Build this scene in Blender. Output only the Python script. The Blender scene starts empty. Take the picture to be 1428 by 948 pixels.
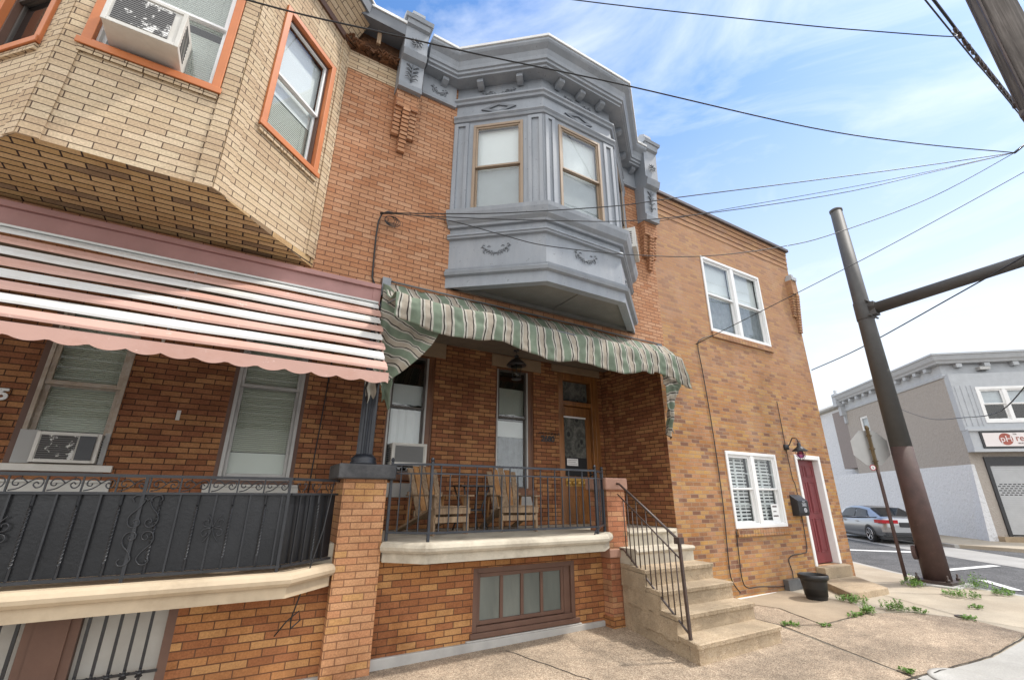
import bpy, bmesh, math, random
from mathutils import Vector, Matrix, noise
random.seed(7)
R = math.radians
PI = math.pi
SC = bpy.context.scene
SKYS, SUNS, EXPO, CLOUD, FILL_BANK = .15, 2.2, .82, (4.15, 4.3, 4.45), (8.2, 8.2, 8.2)
COL = SC.collection

# ---------------------------------------------------------------- mesh builder
class MB:
    """collects faces; becomes ONE mesh object"""
    def __init__(s):
        s.v = []; s.f = []; s.uv = {}; s.mi = []; s.cur = 0; s.sm = []
        s.smooth = False
    def vert(s, p):
        s.v.append(Vector(p)); return len(s.v) - 1
    def face(s, pts, uvs=None):
        ids = [s.vert(p) for p in pts]
        s.fi(ids, uvs)
    def fi(s, ids, uvs=None):
        s.f.append(ids); s.mi.append(s.cur); s.sm.append(s.smooth)
        if uvs: s.uv[len(s.f) - 1] = uvs
    def hexa(s, c):  # 8 corners: 0-3 bottom loop, 4-7 top loop
        i = [s.vert(p) for p in c]
        a = (c[1] - c[0]).cross(c[3] - c[0]).dot(c[4] - c[0])
        F = [(0, 3, 2, 1), (4, 5, 6, 7), (0, 1, 5, 4), (1, 2, 6, 5), (2, 3, 7, 6), (3, 0, 4, 7)]
        for f in F:
            f = [i[k] for k in f]
            if a < 0: f.reverse()
            s.fi(f)
    def box(s, x0, x1, y0, y1, z0, z1):
        s.hexa([Vector(p) for p in ((x0, y0, z0), (x1, y0, z0), (x1, y1, z0), (x0, y1, z0), (x0, y0, z1), (x1, y0, z1), (x1, y1, z1), (x0, y1, z1))])
    def fbox(s, F, s0, s1, t0, t1, d0, d1):  # box in a wall frame: along, up, into the wall
        s.hexa([F(s0, t0, d0), F(s1, t0, d0), F(s1, t0, d1), F(s0, t0, d1), F(s0, t1, d0), F(s1, t1, d0), F(s1, t1, d1), F(s0, t1, d1)])
    def bar(s, a, b, w, h=None, up=(0, 0, 1), rot=0):
        a = Vector(a); b = Vector(b); h = h or w
        d = (b - a).normalized(); up = Vector(up)
        if abs(d.dot(up)) > .98: up = Vector((1, 0, 0))
        x = d.cross(up).normalized(); y = x.cross(d).normalized()
        if rot: x, y = x * math.cos(rot) + y * math.sin(rot), y * math.cos(rot) - x * math.sin(rot)
        x = x * w / 2; y = y * h / 2
        s.hexa([a - x - y, a + x - y, a + x + y, a - x + y, b - x - y, b + x - y, b + x + y, b - x + y])
    def tube(s, pts, r, n=6, cap=True, rad=None):
        pts = [Vector(p) for p in pts]; rings = []
        prev = None; sm = s.smooth; s.smooth = True
        for i, p in enumerate(pts):
            if i == 0: d = pts[1] - p
            elif i == len(pts) - 1: d = p - pts[i - 1]
            else: d = (pts[i + 1] - pts[i - 1])
            d.normalize()
            if prev is None:
                u = Vector((0, 0, 1)) if abs(d.z) < .9 else Vector((1, 0, 0))
                x = d.cross(u).normalized()
            else:
                x = (prev - d * prev.dot(d)).normalized()
            prev = x; y = d.cross(x)
            rr = rad[i] if rad else r
            rings.append([s.vert(p + (x * math.cos(2 * PI * k / n) + y * math.sin(2 * PI * k / n)) * rr) for k in range(n)])
        for a, b in zip(rings, rings[1:]):
            for k in range(n): s.fi([a[k], a[(k + 1) % n], b[(k + 1) % n], b[k]])
        s.smooth = False
        if cap:
            s.fi(list(reversed(rings[0]))); s.fi(list(rings[-1]))
        s.smooth = sm
    def lathe(s, c, prof, n=16, axis=None):  # prof: (radius, height)
        c = Vector(c); rings = []; sm = s.smooth; s.smooth = True
        for r, z in prof:
            rings.append([s.vert(c + Vector((math.cos(2 * PI * k / n) * r, math.sin(2 * PI * k / n) * r, z))) for k in range(n)])
        for a, b in zip(rings, rings[1:]):
            for k in range(n): s.fi([a[k], a[(k + 1) % n], b[(k + 1) % n], b[k]])
        s.fi(list(reversed(rings[0]))); s.fi(list(rings[-1])); s.smooth = sm
    def prism(s, pts, ext):  # planar polygon extruded by vector
        pts = [Vector(p) for p in pts]; ext = Vector(ext); n = len(pts)
        nn = Vector((0, 0, 0))
        for i in range(n): nn += pts[i].cross(pts[(i + 1) % n])
        if nn.dot(ext) > 0: pts.reverse()
        a = [s.vert(p) for p in pts]; b = [s.vert(p + ext) for p in pts]
        s.fi(a); s.fi(list(reversed(b)))
        for i in range(n):
            j = (i + 1) % n; s.fi([a[j], a[i], b[i], b[j]])
    def sweep(s, path, prof, closed=True, caps=True):
        """path: 2D points walked left to right with the street on the right-hand side; prof: (out, z) loop"""
        n = len(path); P = [Vector(p) for p in path]; mit = []
        for i in range(n):
            ns = []
            if i > 0: d = (P[i] - P[i - 1]).normalized(); ns.append(Vector((d.y, -d.x)))
            if i < n - 1: d = (P[i + 1] - P[i]).normalized(); ns.append(Vector((d.y, -d.x)))
            if len(ns) == 2:
                m = (ns[0] + ns[1]).normalized(); m = m / m.dot(ns[0])
            else: m = ns[0]
            mit.append(m)
        rings = []
        for i in range(n):
            rings.append([Vector((P[i].x + mit[i].x * o, P[i].y + mit[i].y * o, z)) for o, z in prof])
        m = len(prof); L = 0
        area = sum(prof[k][0] * prof[(k + 1) % m][1] - prof[(k + 1) % m][0] * prof[k][1] for k in range(m))
        for i in range(n - 1):
            A = rings[i]; B = rings[i + 1]; ln = (P[i + 1] - P[i]).length
            for k in range(m if closed else m - 1):
                j = (k + 1) % m
                q = [A[k], B[k], B[j], A[j]]
                h = math.hypot(prof[j][0] - prof[k][0], prof[j][1] - prof[k][1])
                uv = None
                if not closed or area < 0: q.reverse()
                s.face(q)
            L += ln
        if closed and caps:
            a = list(rings[0]); b = list(rings[-1])
            s.face(a if area < 0 else a[::-1]); s.face(b[::-1] if area < 0 else b)
    def wall(s, F, W, T0, T1, holes, rev=.12, s0=0.0):
        """a wall sheet with rectangular holes and their reveals"""
        us = sorted({s0, W, *[h[0] for h in holes], *[h[1] for h in holes]}); vs = sorted({T0, T1, *[h[2] for h in holes], *[h[3] for h in holes]})
        for a, b in zip(us, us[1:]):
            for c, d in zip(vs, vs[1:]):
                mu, mv = (a + b) / 2, (c + d) / 2
                if any(h[0] < mu < h[1] and h[2] < mv < h[3] for h in holes): continue
                s.face([F(a, c, 0), F(b, c, 0), F(b, d, 0), F(a, d, 0)])
        for h in holes:
            a, b, c, d = h[:4]
            s.face([F(a, c, 0), F(a, d, 0), F(a, d, rev), F(a, c, rev)])
            s.face([F(b, d, 0), F(b, c, 0), F(b, c, rev), F(b, d, rev)])
            s.face([F(a, d, 0), F(b, d, 0), F(b, d, rev), F(a, d, rev)])
            s.face([F(b, c, 0), F(a, c, 0), F(a, c, rev), F(b, c, rev)])
    def build(s, name, mat, parent=None, bevel=0, recalc=False):
        me = bpy.data.meshes.new(name)
        off = Vector((0, 0, 0))
        if parent is not None: off = parent.get('_o') and Vector(parent['_o']) or Vector((0, 0, 0))
        me.from_pydata([tuple(p - off) for p in s.v], [], s.f)
        mats = mat if isinstance(mat, (list, tuple)) else [mat]
        for m in mats: me.materials.append(m)
        me.polygons.foreach_set('material_index', s.mi); me.polygons.foreach_set('use_smooth', s.sm)
        uvl = me.uv_layers.new(name='UVMap')
        for p in me.polygons:
            u = s.uv.get(p.index)
            if u is None:
                nrm = p.normal
                if abs(nrm.z) > .75: tu = Vector((1, 0, 0)); tv = Vector((0, 1, 0))
                else:
                    tu = Vector((-nrm.y, nrm.x, 0)).normalized(); tv = tu.cross(nrm) * -1
                    if tv.z < 0: tv = -tv
                for li, vi in zip(p.loop_indices, p.vertices):
                    co = s.v[vi]; uvl.data[li].uv = (co.dot(tu), co.dot(tv) if abs(nrm.z) > .3 else co.z)
            else:
                for li, q in zip(p.loop_indices, u): uvl.data[li].uv = q
        if recalc:
            bm = bmesh.new(); bm.from_mesh(me); bmesh.ops.remove_doubles(bm, verts=bm.verts, dist=1e-5)
            bmesh.ops.recalc_face_normals(bm, faces=bm.faces); bm.to_mesh(me); bm.free()
        me.update()
        o = bpy.data.objects.new(name, me); COL.objects.link(o)
        if parent is not None:
            o.parent = parent; o['_o'] = tuple(off)
        else: o['_o'] = (0, 0, 0)
        if bevel:
            b = o.modifiers.new('bevel', 'BEVEL'); b.width = bevel; b.segments = 2; b.limit_method = 'ANGLE'; b.angle_limit = R(35)
        return o

def frame(P, u):
    """wall frame at P with direction u; F(along, height, into wall)"""
    P = Vector(P); u = Vector((u[0], u[1], 0)).normalized(); n = Vector((-u.y, u.x, 0))
    return lambda s, t, d: P + u * s + Vector((0, 0, t)) + n * d

def thing(name, label, cat, loc=(0, 0, 0), rotz=0, group=None):
    o = bpy.data.objects.new(name, None); COL.objects.link(o)
    o.location = loc; o.rotation_euler = (0, 0, rotz); o.empty_display_size = .2
    o['label'] = label; o['category'] = cat; o['_o'] = tuple(loc) if not rotz else (0, 0, 0)
    if group: o['group'] = group
    return o
def tag(o, label, cat, group=None):
    o['label'] = label; o['category'] = cat
    if group: o['group'] = group
    return o
def struct(o, kind='structure'):
    o['kind'] = kind; return o
def dup(root, loc, rotz=0, label=None):
    r = root.copy(); COL.objects.link(r); r.location = loc; r.rotation_euler = (0, 0, rotz)
    if label: r['label'] = label
    for ch in list(root.children):
        c = ch.copy(); COL.objects.link(c); c.parent = r
        for g in ch.children:
            d = g.copy(); COL.objects.link(d); d.parent = c
    return r
def text(name, body, F, s, t, d, size, mat, parent, depth=.003, align='CENTER', sx=1.0, bold=0):
    cu = bpy.data.curves.new(name, 'FONT'); cu.body = body; cu.size = size; cu.align_x = align; cu.align_y = 'CENTER'; cu.extrude = depth; cu.offset = bold
    tmp = bpy.data.objects.new(name, cu); COL.objects.link(tmp)
    dg = bpy.context.evaluated_depsgraph_get(); me = bpy.data.meshes.new_from_object(tmp.evaluated_get(dg))
    bpy.data.objects.remove(tmp)
    o0 = F(s, t, d); ux = (F(s + 1, t, d) - o0); uz = Vector((0, 0, 1)); un = -(F(s, t, d + 1) - o0)
    off = Vector(parent['_o']) if parent is not None else Vector((0, 0, 0))
    for v in me.vertices:
        c = v.co.copy(); v.co = o0 + ux * c.x * sx + uz * c.y + un * (c.z + .001) - off
    me.materials.clear(); me.materials.append(mat)
    o = bpy.data.objects.new(name, me); COL.objects.link(o)
    if parent is not None: o.parent = parent; o['_o'] = tuple(off)
    return o

# ---------------------------------------------------------------- materials
class NT:
    def __init__(s, name):
        s.m = bpy.data.materials.new(name); s.m.use_nodes = True; s.t = s.m.node_tree; s.t.nodes.clear()
        s.out = s.n('ShaderNodeOutputMaterial'); s.b = s.n('ShaderNodeBsdfPrincipled'); s.l(s.b, 0, s.out, 0)
        s.tc = s.n('ShaderNodeTexCoord')
    def n(s, t, **k):
        x = s.t.nodes.new(t)
        for a, b in k.items(): setattr(x, a, b)
        return x
    def l(s, a, i, b, j): s.t.links.new(a.outputs[i], b.inputs[j])
    def noise(s, scale, detail=4, rough=.6, src=None, dist=0):
        x = s.n('ShaderNodeTexNoise'); x.inputs['Scale'].default_value = scale; x.inputs['Detail'].default_value = detail; x.inputs['Roughness'].default_value = rough; x.inputs['Distortion'].default_value = dist
        s.l(src or s.tc, 'Object' if src is None else 0, x, 'Vector'); return x
    def mapping(s, sc, out='Object', loc=(0, 0, 0), rot=(0, 0, 0)):
        x = s.n('ShaderNodeMapping'); x.inputs['Scale'].default_value = sc; x.inputs['Location'].default_value = loc; x.inputs['Rotation'].default_value = rot
        s.l(s.tc, out, x, 0); return x
    def ramp(s, src, stops, i=0, interp='LINEAR'):
        x = s.n('ShaderNodeValToRGB'); x.color_ramp.interpolation = interp; e = x.color_ramp.elements
        while len(e) < len(stops): e.new(.5)
        for k, (p, c) in enumerate(stops):
            e[k].position = p; e[k].color = (*c, 1) if len(c) == 3 else c
        s.l(src, i, x, 0); return x
    def mix(s, fac, a, b, mode='MIX', fv=None):
        x = s.n('ShaderNodeMix', data_type='RGBA', blend_type=mode)
        if fac is not None: s.t.links.new(fac, x.inputs[0])
        else: x.inputs[0].default_value = fv
        for q, v in ((6, a), (7, b)):
            if isinstance(v, tuple): x.inputs[q].default_value = (*v, 1)
            else: s.t.links.new(v, x.inputs[q])
        return x.outputs[2]
    def math(s, op, a, b=None, c=None):
        x = s.n('ShaderNodeMath', operation=op)
        for q, v in enumerate((a, b, c)):
            if v is None: continue
            if isinstance(v, (int, float)): x.inputs[q].default_value = v
            else: s.t.links.new(v, x.inputs[q])
        return x.outputs[0]
    def col(s, o): s.t.links.new(o, s.b.inputs['Base Color'])
    def bump(s, h, st=.3, dist=.01):
        x = s.n('ShaderNodeBump'); x.inputs['Strength'].default_value = st; x.inputs['Distance'].default_value = dist
        s.t.links.new(h, x.inputs['Height']); s.l(x, 0, s.b, 'Normal'); return x
def g(v): return (v, v, v)
def sc(c, k): return tuple(min(1, x * k) for x in c)

def paint(name, c, rough=.5, var=.18, scale=6, bump=.15, metal=0, dirt=None, dirt_amt=.5, chips=None, fine=40, streak=False, bd=.004):
    q = NT(name); src = q.mapping((1, 1, .25)) if streak else None
    n1 = q.noise(scale, 5, .65, src); n2 = q.noise(fine, 3, .6)
    base = q.ramp(n1, [(.25, sc(c, 1 - var)), (.75, sc(c, 1 + var))]).outputs[0]
    if dirt:
        n3 = q.noise(scale * .45, 8, .7, src); f = q.ramp(n3, [(.47, g(0)), (.72, g(dirt_amt))]).outputs[0]
        base = q.mix(f, base, dirt)
    if chips:
        n4 = q.noise(scale * 5, 6, .7); f = q.ramp(n4, [(.63, g(0)), (.66, g(1))]).outputs[0]
        base = q.mix(f, base, chips)
    q.col(base); q.b.inputs['Roughness'].default_value = rough; q.b.inputs['Metallic'].default_value = metal
    h = q.math('ADD', q.math('MULTIPLY', n2.outputs[0], .5), n1.outputs[0]); q.bump(h, bump, bd)
    return q.m

def brick(name, cols, mortar, w=.212, h=.0665, ms=.005, bumpd=.006, stain=None, stain_amt=.5, patch=None, sz=1.4, pale=None, pale_amt=.4, rowoff=.5, zone=None):
    q = NT(name)
    uv = q.mapping((1, 1, 1), 'UV')
    nz = q.noise(3.0, 3, .5, uv); wob = q.n('ShaderNodeVectorMath', operation='MULTIPLY_ADD'); q.l(nz, 1, wob, 0); wob.inputs[1].default_value = (.006, .006, 0); q.l(uv, 0, wob, 2)
    br = q.n('ShaderNodeTexBrick'); br.offset = rowoff; br.squash = 1; q.l(wob, 0, br, 'Vector')
    br.inputs['Color1'].default_value = (0, 0, 0, 1); br.inputs['Color2'].default_value = (1, 1, 1, 1); br.inputs['Mortar'].default_value = (0, 0, 0, 1)
    for k, v in (('Scale', 1), ('Mortar Size', ms), ('Mortar Smooth', .25), ('Bias', 0), ('Brick Width', w), ('Row Height', h)): br.inputs[k].default_value = v
    n = len(cols); rp = q.ramp(br, [(i / n, c) for i, c in enumerate(cols)], 0, 'CONSTANT')
    fine = q.noise(55, 4, .7, uv); f2 = q.ramp(fine, [(.3, g(.72)), (.7, g(1.2))])
    base = q.mix(None, rp.outputs[0], f2.outputs[0], 'MULTIPLY', 1.0)
    speck = q.noise(160, 2, .6, uv); sp = q.ramp(speck, [(.64, g(1)), (.72, g(.35))])
    base = q.mix(None, base, sp.outputs[0], 'MULTIPLY', .6)
    base = q.mix(br.outputs['Fac'], base, mortar)
    if stain:
        n3 = q.noise(sz, 7, .68, uv, .4); f = q.ramp(n3, [(.45, g(0)), (.7, g(stain_amt))]).outputs[0]
        base = q.mix(f, base, stain, 'MULTIPLY')
    if zone:
        sp_ = q.n('ShaderNodeSeparateXYZ'); q.l(uv, 0, sp_, 0); nn = q.noise(.8, 4, .6, uv); zz = q.math('MULTIPLY_ADD', nn.outputs[0], 1.6, sp_.outputs[1])
        mr = q.n('ShaderNodeMapRange'); q.t.links.new(zz, mr.inputs[0]); mr.inputs[1].default_value = zone[0]; mr.inputs[2].default_value = zone[1]; mr.inputs[3].default_value = 0; mr.inputs[4].default_value = zone[3]
        base = q.mix(mr.outputs[0], base, q.mix(br.outputs['Fac'], zone[2], sc(zone[2], .8)))
    if pale:
        mp = q.mapping((1, 1, 1), 'UV', (7.3, 2.1, 0)); n4 = q.noise(.9, 8, .72, mp, .5); f = q.ramp(n4, [(.5, g(0)), (.68, g(pale_amt))]).outputs[0]
        base = q.mix(f, base, pale)
    q.col(base); q.b.inputs['Roughness'].default_value = .85; q.b.inputs['Specular IOR Level'].default_value = .25
    h1 = q.math('SUBTRACT', 1, br.outputs['Fac']); h2 = q.math('MULTIPLY_ADD', fine.outputs[0], .35, h1)
    h3 = q.math('MULTIPLY_ADD', rp.outputs[0], .0, h2); q.bump(h3, .9, bumpd)
    return q.m

def glass(name, tint=(.93, .95, .95), refl=1.75, rough=.02, rt=.9):
    q = NT(name); t = q.t; t.nodes.remove(q.b)
    tr = q.n('ShaderNodeBsdfTransparent'); tr.inputs[0].default_value = (*tint, 1)
    gl = q.n('ShaderNodeBsdfGlossy'); gl.inputs['Roughness'].default_value = rough; gl.inputs[0].default_value = (rt, rt, rt, 1)
    fr = q.n('ShaderNodeFresnel'); fr.inputs[0].default_value = refl
    nz = q.noise(1.3, 2, .5); bp = q.n('ShaderNodeBump'); bp.inputs['Strength'].default_value = .08; bp.inputs['Distance'].default_value = .02; q.l(nz, 0, bp, 'Height'); q.l(bp, 0, gl, 'Normal')
    ge = q.n('ShaderNodeNewGeometry'); mx = q.n('ShaderNodeMixShader'); q.t.links.new(q.math('MULTIPLY', fr.outputs[0], q.math('SUBTRACT', 1, ge.outputs['Backfacing'])), mx.inputs[0]); q.l(tr, 0, mx, 1); q.l(gl, 0, mx, 2); q.l(mx, 0, q.out, 0)
    return q.m

def wood(name, c1, c2, scale=3, rough=.6, axis=(12, 12, 1), bump=.3):
    q = NT(name); mp = q.mapping(axis); n1 = q.noise(scale, 6, .65, mp, .6); n2 = q.noise(1.7, 4, .6)
    base = q.ramp(n1, [(.3, c1), (.7, c2)]).outputs[0]; f = q.ramp(n2, [(.4, g(.75)), (.65, g(1.1))]).outputs[0]
    q.col(q.mix(None, base, f, 'MULTIPLY', 1.0)); q.b.inputs['Roughness'].default_value = rough; q.bump(n1.outputs[0], bump, .004); return q.m

M = {}
M['brick_up'] = brick('orange_brick', [(.46, .235, .125), (.49, .26, .145), (.45, .22, .115), (.51, .285, .165), (.43, .20, .10), (.47, .24, .13)], (.17, .08, .05), w=.205, h=.0665, ms=.0055, stain=(.7, .6, .52), stain_amt=.55)
M['brick_low'] = brick('yellow_brown_brick', [(.38, .17, .065), (.44, .21, .08), (.34, .14, .06), (.47, .25, .10), (.30, .12, .05)], (.13, .062, .034), w=.215, h=.068, ms=.0055, stain=(.36, .25, .2), stain_amt=.9, sz=1.0, zone=(.95, .45, (.20, .085, .04), .6))
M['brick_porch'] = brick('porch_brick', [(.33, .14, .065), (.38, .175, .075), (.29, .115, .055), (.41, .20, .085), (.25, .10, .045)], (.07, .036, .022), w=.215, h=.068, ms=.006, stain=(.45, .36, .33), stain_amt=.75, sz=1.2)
M['brick_pillar'] = brick('pillar_brick', [(.50, .27, .135), (.53, .29, .15), (.48, .25, .125), (.51, .285, .12), (.49, .24, .12)], (.24, .12, .065), w=.215, h=.068, ms=.0055, stain=(.55, .42, .36), stain_amt=.75)
M['brick_end'] = brick('mixed_brick', [(.43, .22, .085), (.47, .265, .09), (.40, .19, .07), (.22, .11, .07), (.42, .21, .08), (.43, .22, .11), (.30, .145, .07), (.46, .27, .11), (.39, .19, .085)], (.36, .26, .175), w=.205, h=.067, ms=.0058, stain=(.6, .5, .45), stain_amt=.6, pale=(.46, .33, .245), pale_amt=.3, zone=(3.6, 6.2, (.43, .25, .155), .55))
M['brick_redpier'] = brick('painted_red_brick', [(.44, .19, .10), (.48, .25, .13), (.38, .15, .075), (.42, .23, .12)], (.22, .10, .06), w=.2, h=.068, ms=.005, bumpd=.004, stain=(.45, .4, .38), stain_amt=.7, sz=2)
M['brick_cream'] = brick('cream_brick', [(.56, .43, .28), (.60, .47, .32), (.53, .40, .26), (.58, .46, .31), (.50, .37, .24)], (.10, .065, .045), w=.29, h=.069, ms=.0048, stain=(.7, .62, .55), stain_amt=.55, sz=.9)
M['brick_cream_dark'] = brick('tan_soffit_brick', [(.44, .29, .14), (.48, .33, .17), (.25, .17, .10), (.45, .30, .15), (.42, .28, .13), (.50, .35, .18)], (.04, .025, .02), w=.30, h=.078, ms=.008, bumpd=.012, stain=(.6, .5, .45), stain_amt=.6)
M['grey_paint'] = paint('weathered_grey_paint', (.265, .287, .315), .6, .12, 5, .4, dirt=(.38, .39, .405), dirt_amt=.55, streak=True, fine=60, chips=(.17, .175, .185))
M['grey_mid'] = paint('mid_grey_ornament_paint', (.19, .205, .225), .55, .12, 6, .2)
M['grey_dark'] = paint('dark_grey_trim_paint', (.15, .162, .18), .55, .12, 6, .2)
M['soffit'] = paint('soffit_board', (.23, .22, .20), .8, .12, 3, .25, dirt=(.15, .13, .11), dirt_amt=.4)
M['white'] = paint('white_vinyl', (.78, .78, .77), .4, .04, 5, .05, dirt=(.62, .6, .57), dirt_amt=.25)
M['roof_edge'] = paint('white_roof_edge', (.8, .8, .78), .6, .06, 6, .1, dirt=(.5, .48, .45), dirt_amt=.3)
M['orange'] = paint('burnt_orange_paint', (.54, .175, .055), .45, .10, 4, .12, dirt=(.36, .10, .05), dirt_amt=.4)
M['tan_frame'] = paint('tan_window_trim', (.30, .22, .15), .5, .12, 5, .1)
M['brown_frame'] = paint('bronze_sash', (.085, .072, .062), .4, .15, 6, .1)
M['darkwood'] = wood('stained_door_frame', (.11, .042, .018), (.22, .09, .035), 2.5, .45, (10, 10, .8))
M['doorwood'] = wood('varnished_oak', (.16, .062, .018), (.33, .14, .04), 2.5, .35, (9, 9, .7))
M['black'] = paint('black_iron', (.022, .023, .026), .35, .3, 8, .3)
M['iron_blue'] = paint('blue_black_iron', (.02, .023, .03), .35, .3, 8, .3, dirt=(.06, .066, .08), dirt_amt=.4)
M['iron_brown'] = paint('brown_iron', (.055, .038, .032), .45, .3, 8, .2, dirt=(.12, .06, .04), dirt_amt=.5)
M['sheet'] = paint('black_sheet_metal', (.009, .0095, .011), .3, .5, 1.2, .25, dirt=(.035, .037, .04), dirt_amt=.5, bd=.01)
M['stone'] = paint('limestone', (.48, .43, .34), .85, .16, 5, .6, dirt=(.23, .19, .14), dirt_amt=.75, fine=60, bd=.008)
M['stone_tan'] = paint('tan_painted_stone', (.48, .385, .265), .7, .14, 3, .4, dirt=(.26, .19, .12), dirt_amt=.7)
M['lintel'] = paint('brownstone_lintel', (.27, .19, .12), .85, .15, 5, .4, dirt=(.15, .10, .07), dirt_amt=.5)
M['marble'] = paint('grey_marble_base', (.40, .385, .36), .7, .14, 4, .2, dirt=(.22, .21, .2), dirt_amt=.5)
M['redcap'] = paint('painted_red_cap', (.36, .20, .14), .8, .14, 6, .35, dirt=(.22, .13, .10), dirt_amt=.5)
M['pink'] = paint('pink_enamel', (.50, .305, .25), .75, .06, 2.5, .1, dirt=(.40, .19, .12), dirt_amt=.55, chips=(.60, .42, .36))
M['pink_white'] = paint('white_enamel', (.58, .58, .56), .75, .06, 2.5, .1, dirt=(.42, .39, .34), dirt_amt=.6, streak=True)
M['pink_fascia'] = paint('dusty_pink_fascia', (.36, .19, .17), .6, .12, 2.5, .15, dirt=(.24, .12, .10), dirt_amt=.5)
M['rust'] = paint('rotten_sheathing', (.16, .07, .03), .95, .5, 9, 1.0, dirt=(.05, .03, .02), dirt_amt=.9, bd=.03)
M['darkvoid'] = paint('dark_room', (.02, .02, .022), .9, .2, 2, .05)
M['shade'] = paint('roller_shade', (.78, .79, .78), .8, .03, 3, .05)
M['shade_grey'] = paint('grey_window_film', (.36, .38, .39), .7, .08, 3, .1)
M['frost'] = paint('frosted_sheet', (.24, .26, .28), .5, .25, 9, .3)
M['blind'] = paint('ivory_blind', (.40, .41, .36), .6, .05, 3, .05)
M['blind_white'] = paint('white_blind', (.75, .75, .74), .6, .04, 3, .05)
M['ac_white'] = paint('air_conditioner_casing', (.62, .60, .55), .5, .08, 5, .1, dirt=(.42, .38, .3), dirt_amt=.4)
M['alu'] = paint('storm_window_aluminium', (.40, .39, .37), .45, .12, 6, .1, metal=.3)
M['alu_tan'] = paint('tape_covered_sash', (.36, .29, .22), .5, .25, 9, .4, dirt=(.6, .57, .52), dirt_amt=.6)
M['brownpaint'] = paint('chocolate_paint', (.12, .062, .042), .55, .15, 4, .2, dirt=(.2, .12, .08), dirt_amt=.3)
M['reddoor'] = paint('maroon_door_paint', (.17, .026, .03), .4, .07, 3, .12)
M['pane_white'] = paint('whitened_board', (.55, .54, .50), .6, .08, 4, .1, dirt=(.36, .32, .26), dirt_amt=.35)
M['rough_wood'] = wood('weathered_chair_slats', (.17, .10, .055), (.44, .31, .19), 3, .8, (14, 14, 1.2), .6)
M['orange_wood'] = wood('orange_chair_wood', (.30, .13, .04), (.48, .25, .09), 3, .7, (10, 10, 2), .4)
M['pole_wood'] = wood('grey_pole_wood', (.07, .058, .05), (.22, .195, .175), 2.2, .9, (14, 14, .5), 1.0)
M['pole_steel'] = paint('painted_steel_grey', (.075, .073, .07), .6, .12, 3, .1, dirt=(.045, .042, .04), dirt_amt=.5)
M['pole_red'] = paint('red_oxide_paint', (.075, .042, .036), .7, .2, 5, .3, dirt=(.04, .028, .025), dirt_amt=.7, chips=(.12, .075, .06))
M['sign_back'] = paint('bare_aluminium_sign', (.42, .42, .41), .5, .08, 4, .05, metal=.2)
M['sign_post'] = paint('rusty_sign_channel', (.12, .085, .04), .6, .4, 9, .4)
M['cable'] = paint('black_cable', (.015, .015, .016), .5, .2, 5, .05)
M['stucco'] = paint('taupe_stucco', (.37, .335, .30), .95, .07, 8, 1.2, fine=14, bd=.03)
M['stucco_box'] = paint('mauve_stucco', (.26, .225, .21), .95, .07, 8, 1.0, fine=14, bd=.02)
M['stucco_white'] = paint('white_stucco', (.66, .67, .69), .95, .05, 7, 1.5, fine=12, bd=.04)
M['lightgrey'] = paint('pale_grey_trim', (.42, .44, .46), .6, .08, 4, .15)
M['sign_face'] = paint('sign_face_panel', (.72, .67, .66), .4, .03, 2, .02)
M['sign_dark'] = paint('dark_sign_letters', (.10, .07, .07), .5, .1, 3, .02)
M['sign_red'] = paint('brick_red_sign_disc', (.32, .085, .06), .5, .25, 8, .02)
M['pot'] = paint('black_plastic_pot', (.014, .014, .015), .45, .2, 4, .1)
M['galv'] = paint('galvanised_tray', (.18, .19, .2), .4, .2, 6, .1, metal=.5)
M['gold'] = paint('polished_brass', (.5, .3, .08), .35, .3, 9, .2, metal=.4)
M['plate'] = paint('pale_plate', (.5, .52, .55), .5, .1, 9, .02)
M['redlight'] = paint('red_lens', (.42, .012, .02), .15, .1, 9, .02)
M['tyre'] = paint('tyre_rubber', (.015, .015, .016), .8, .2, 9, .2)
M['rim'] = paint('alloy', (.5, .5, .52), .25, .1, 9, .02, metal=.8)
M['trim_dark'] = paint('bronze_coping', (.09, .07, .065), .5, .15, 5, .1)
M['glass'] = glass('window_glass')
M['glass_low'] = glass('low_reflection_glass', (.93, .95, .93), 1.28)
M['glass_dark'] = glass('dim_glass', (.8, .8, .8), 1.5)
M['glass_car'] = paint('tinted_car_glass', (.012, .014, .017), .06, .1, 3, .0)
M['lamp_glass'] = glass('seeded_lamp_glass', (.8, .78, .7), 1.5, .15)
M['violet_glass'] = glass('violet_lamp_glass', (.5, .25, .4), 1.5, .1)

def car_paint():
    q = NT('silver_car_paint'); q.b.inputs['Base Color'].default_value = (.38, .39, .40, 1); q.b.inputs['Metallic'].default_value = .75; q.b.inputs['Roughness'].default_value = .3
    q.b.inputs['Coat Weight'].default_value = .8; q.b.inputs['Coat Roughness'].default_value = .05; return q.m
M['car'] = car_paint()
def leafm():
    q = NT('weed_leaf'); n = q.noise(30, 2, .5); q.col(q.ramp(n, [(.3, (.07, .16, .02)), (.7, (.19, .33, .06))]).outputs[0]); q.b.inputs['Roughness'].default_value = .6; return q.m
M['leaf'] = leafm()
def peeled():   # air conditioner grille: dark fins with flaked white paint
    q = NT('flaked_grille'); n = q.noise(9, 6, .75); w = q.n('ShaderNodeTexWave'); w.bands_direction = 'Z'; w.inputs['Scale'].default_value = 14; q.l(q.tc, 'Object', w, 'Vector')
    fins = q.ramp(w, [(.3, (.03, .03, .03)), (.7, (.16, .155, .15))]).outputs[0]; f = q.ramp(n, [(.545, g(0)), (.575, g(1))]).outputs[0]
    q.col(q.mix(f, fins, (.7, .69, .66))); q.b.inputs['Roughness'].default_value = .6; q.bump(w.outputs[0], .6, .01); return q.m
M['peeled'] = peeled()
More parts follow.
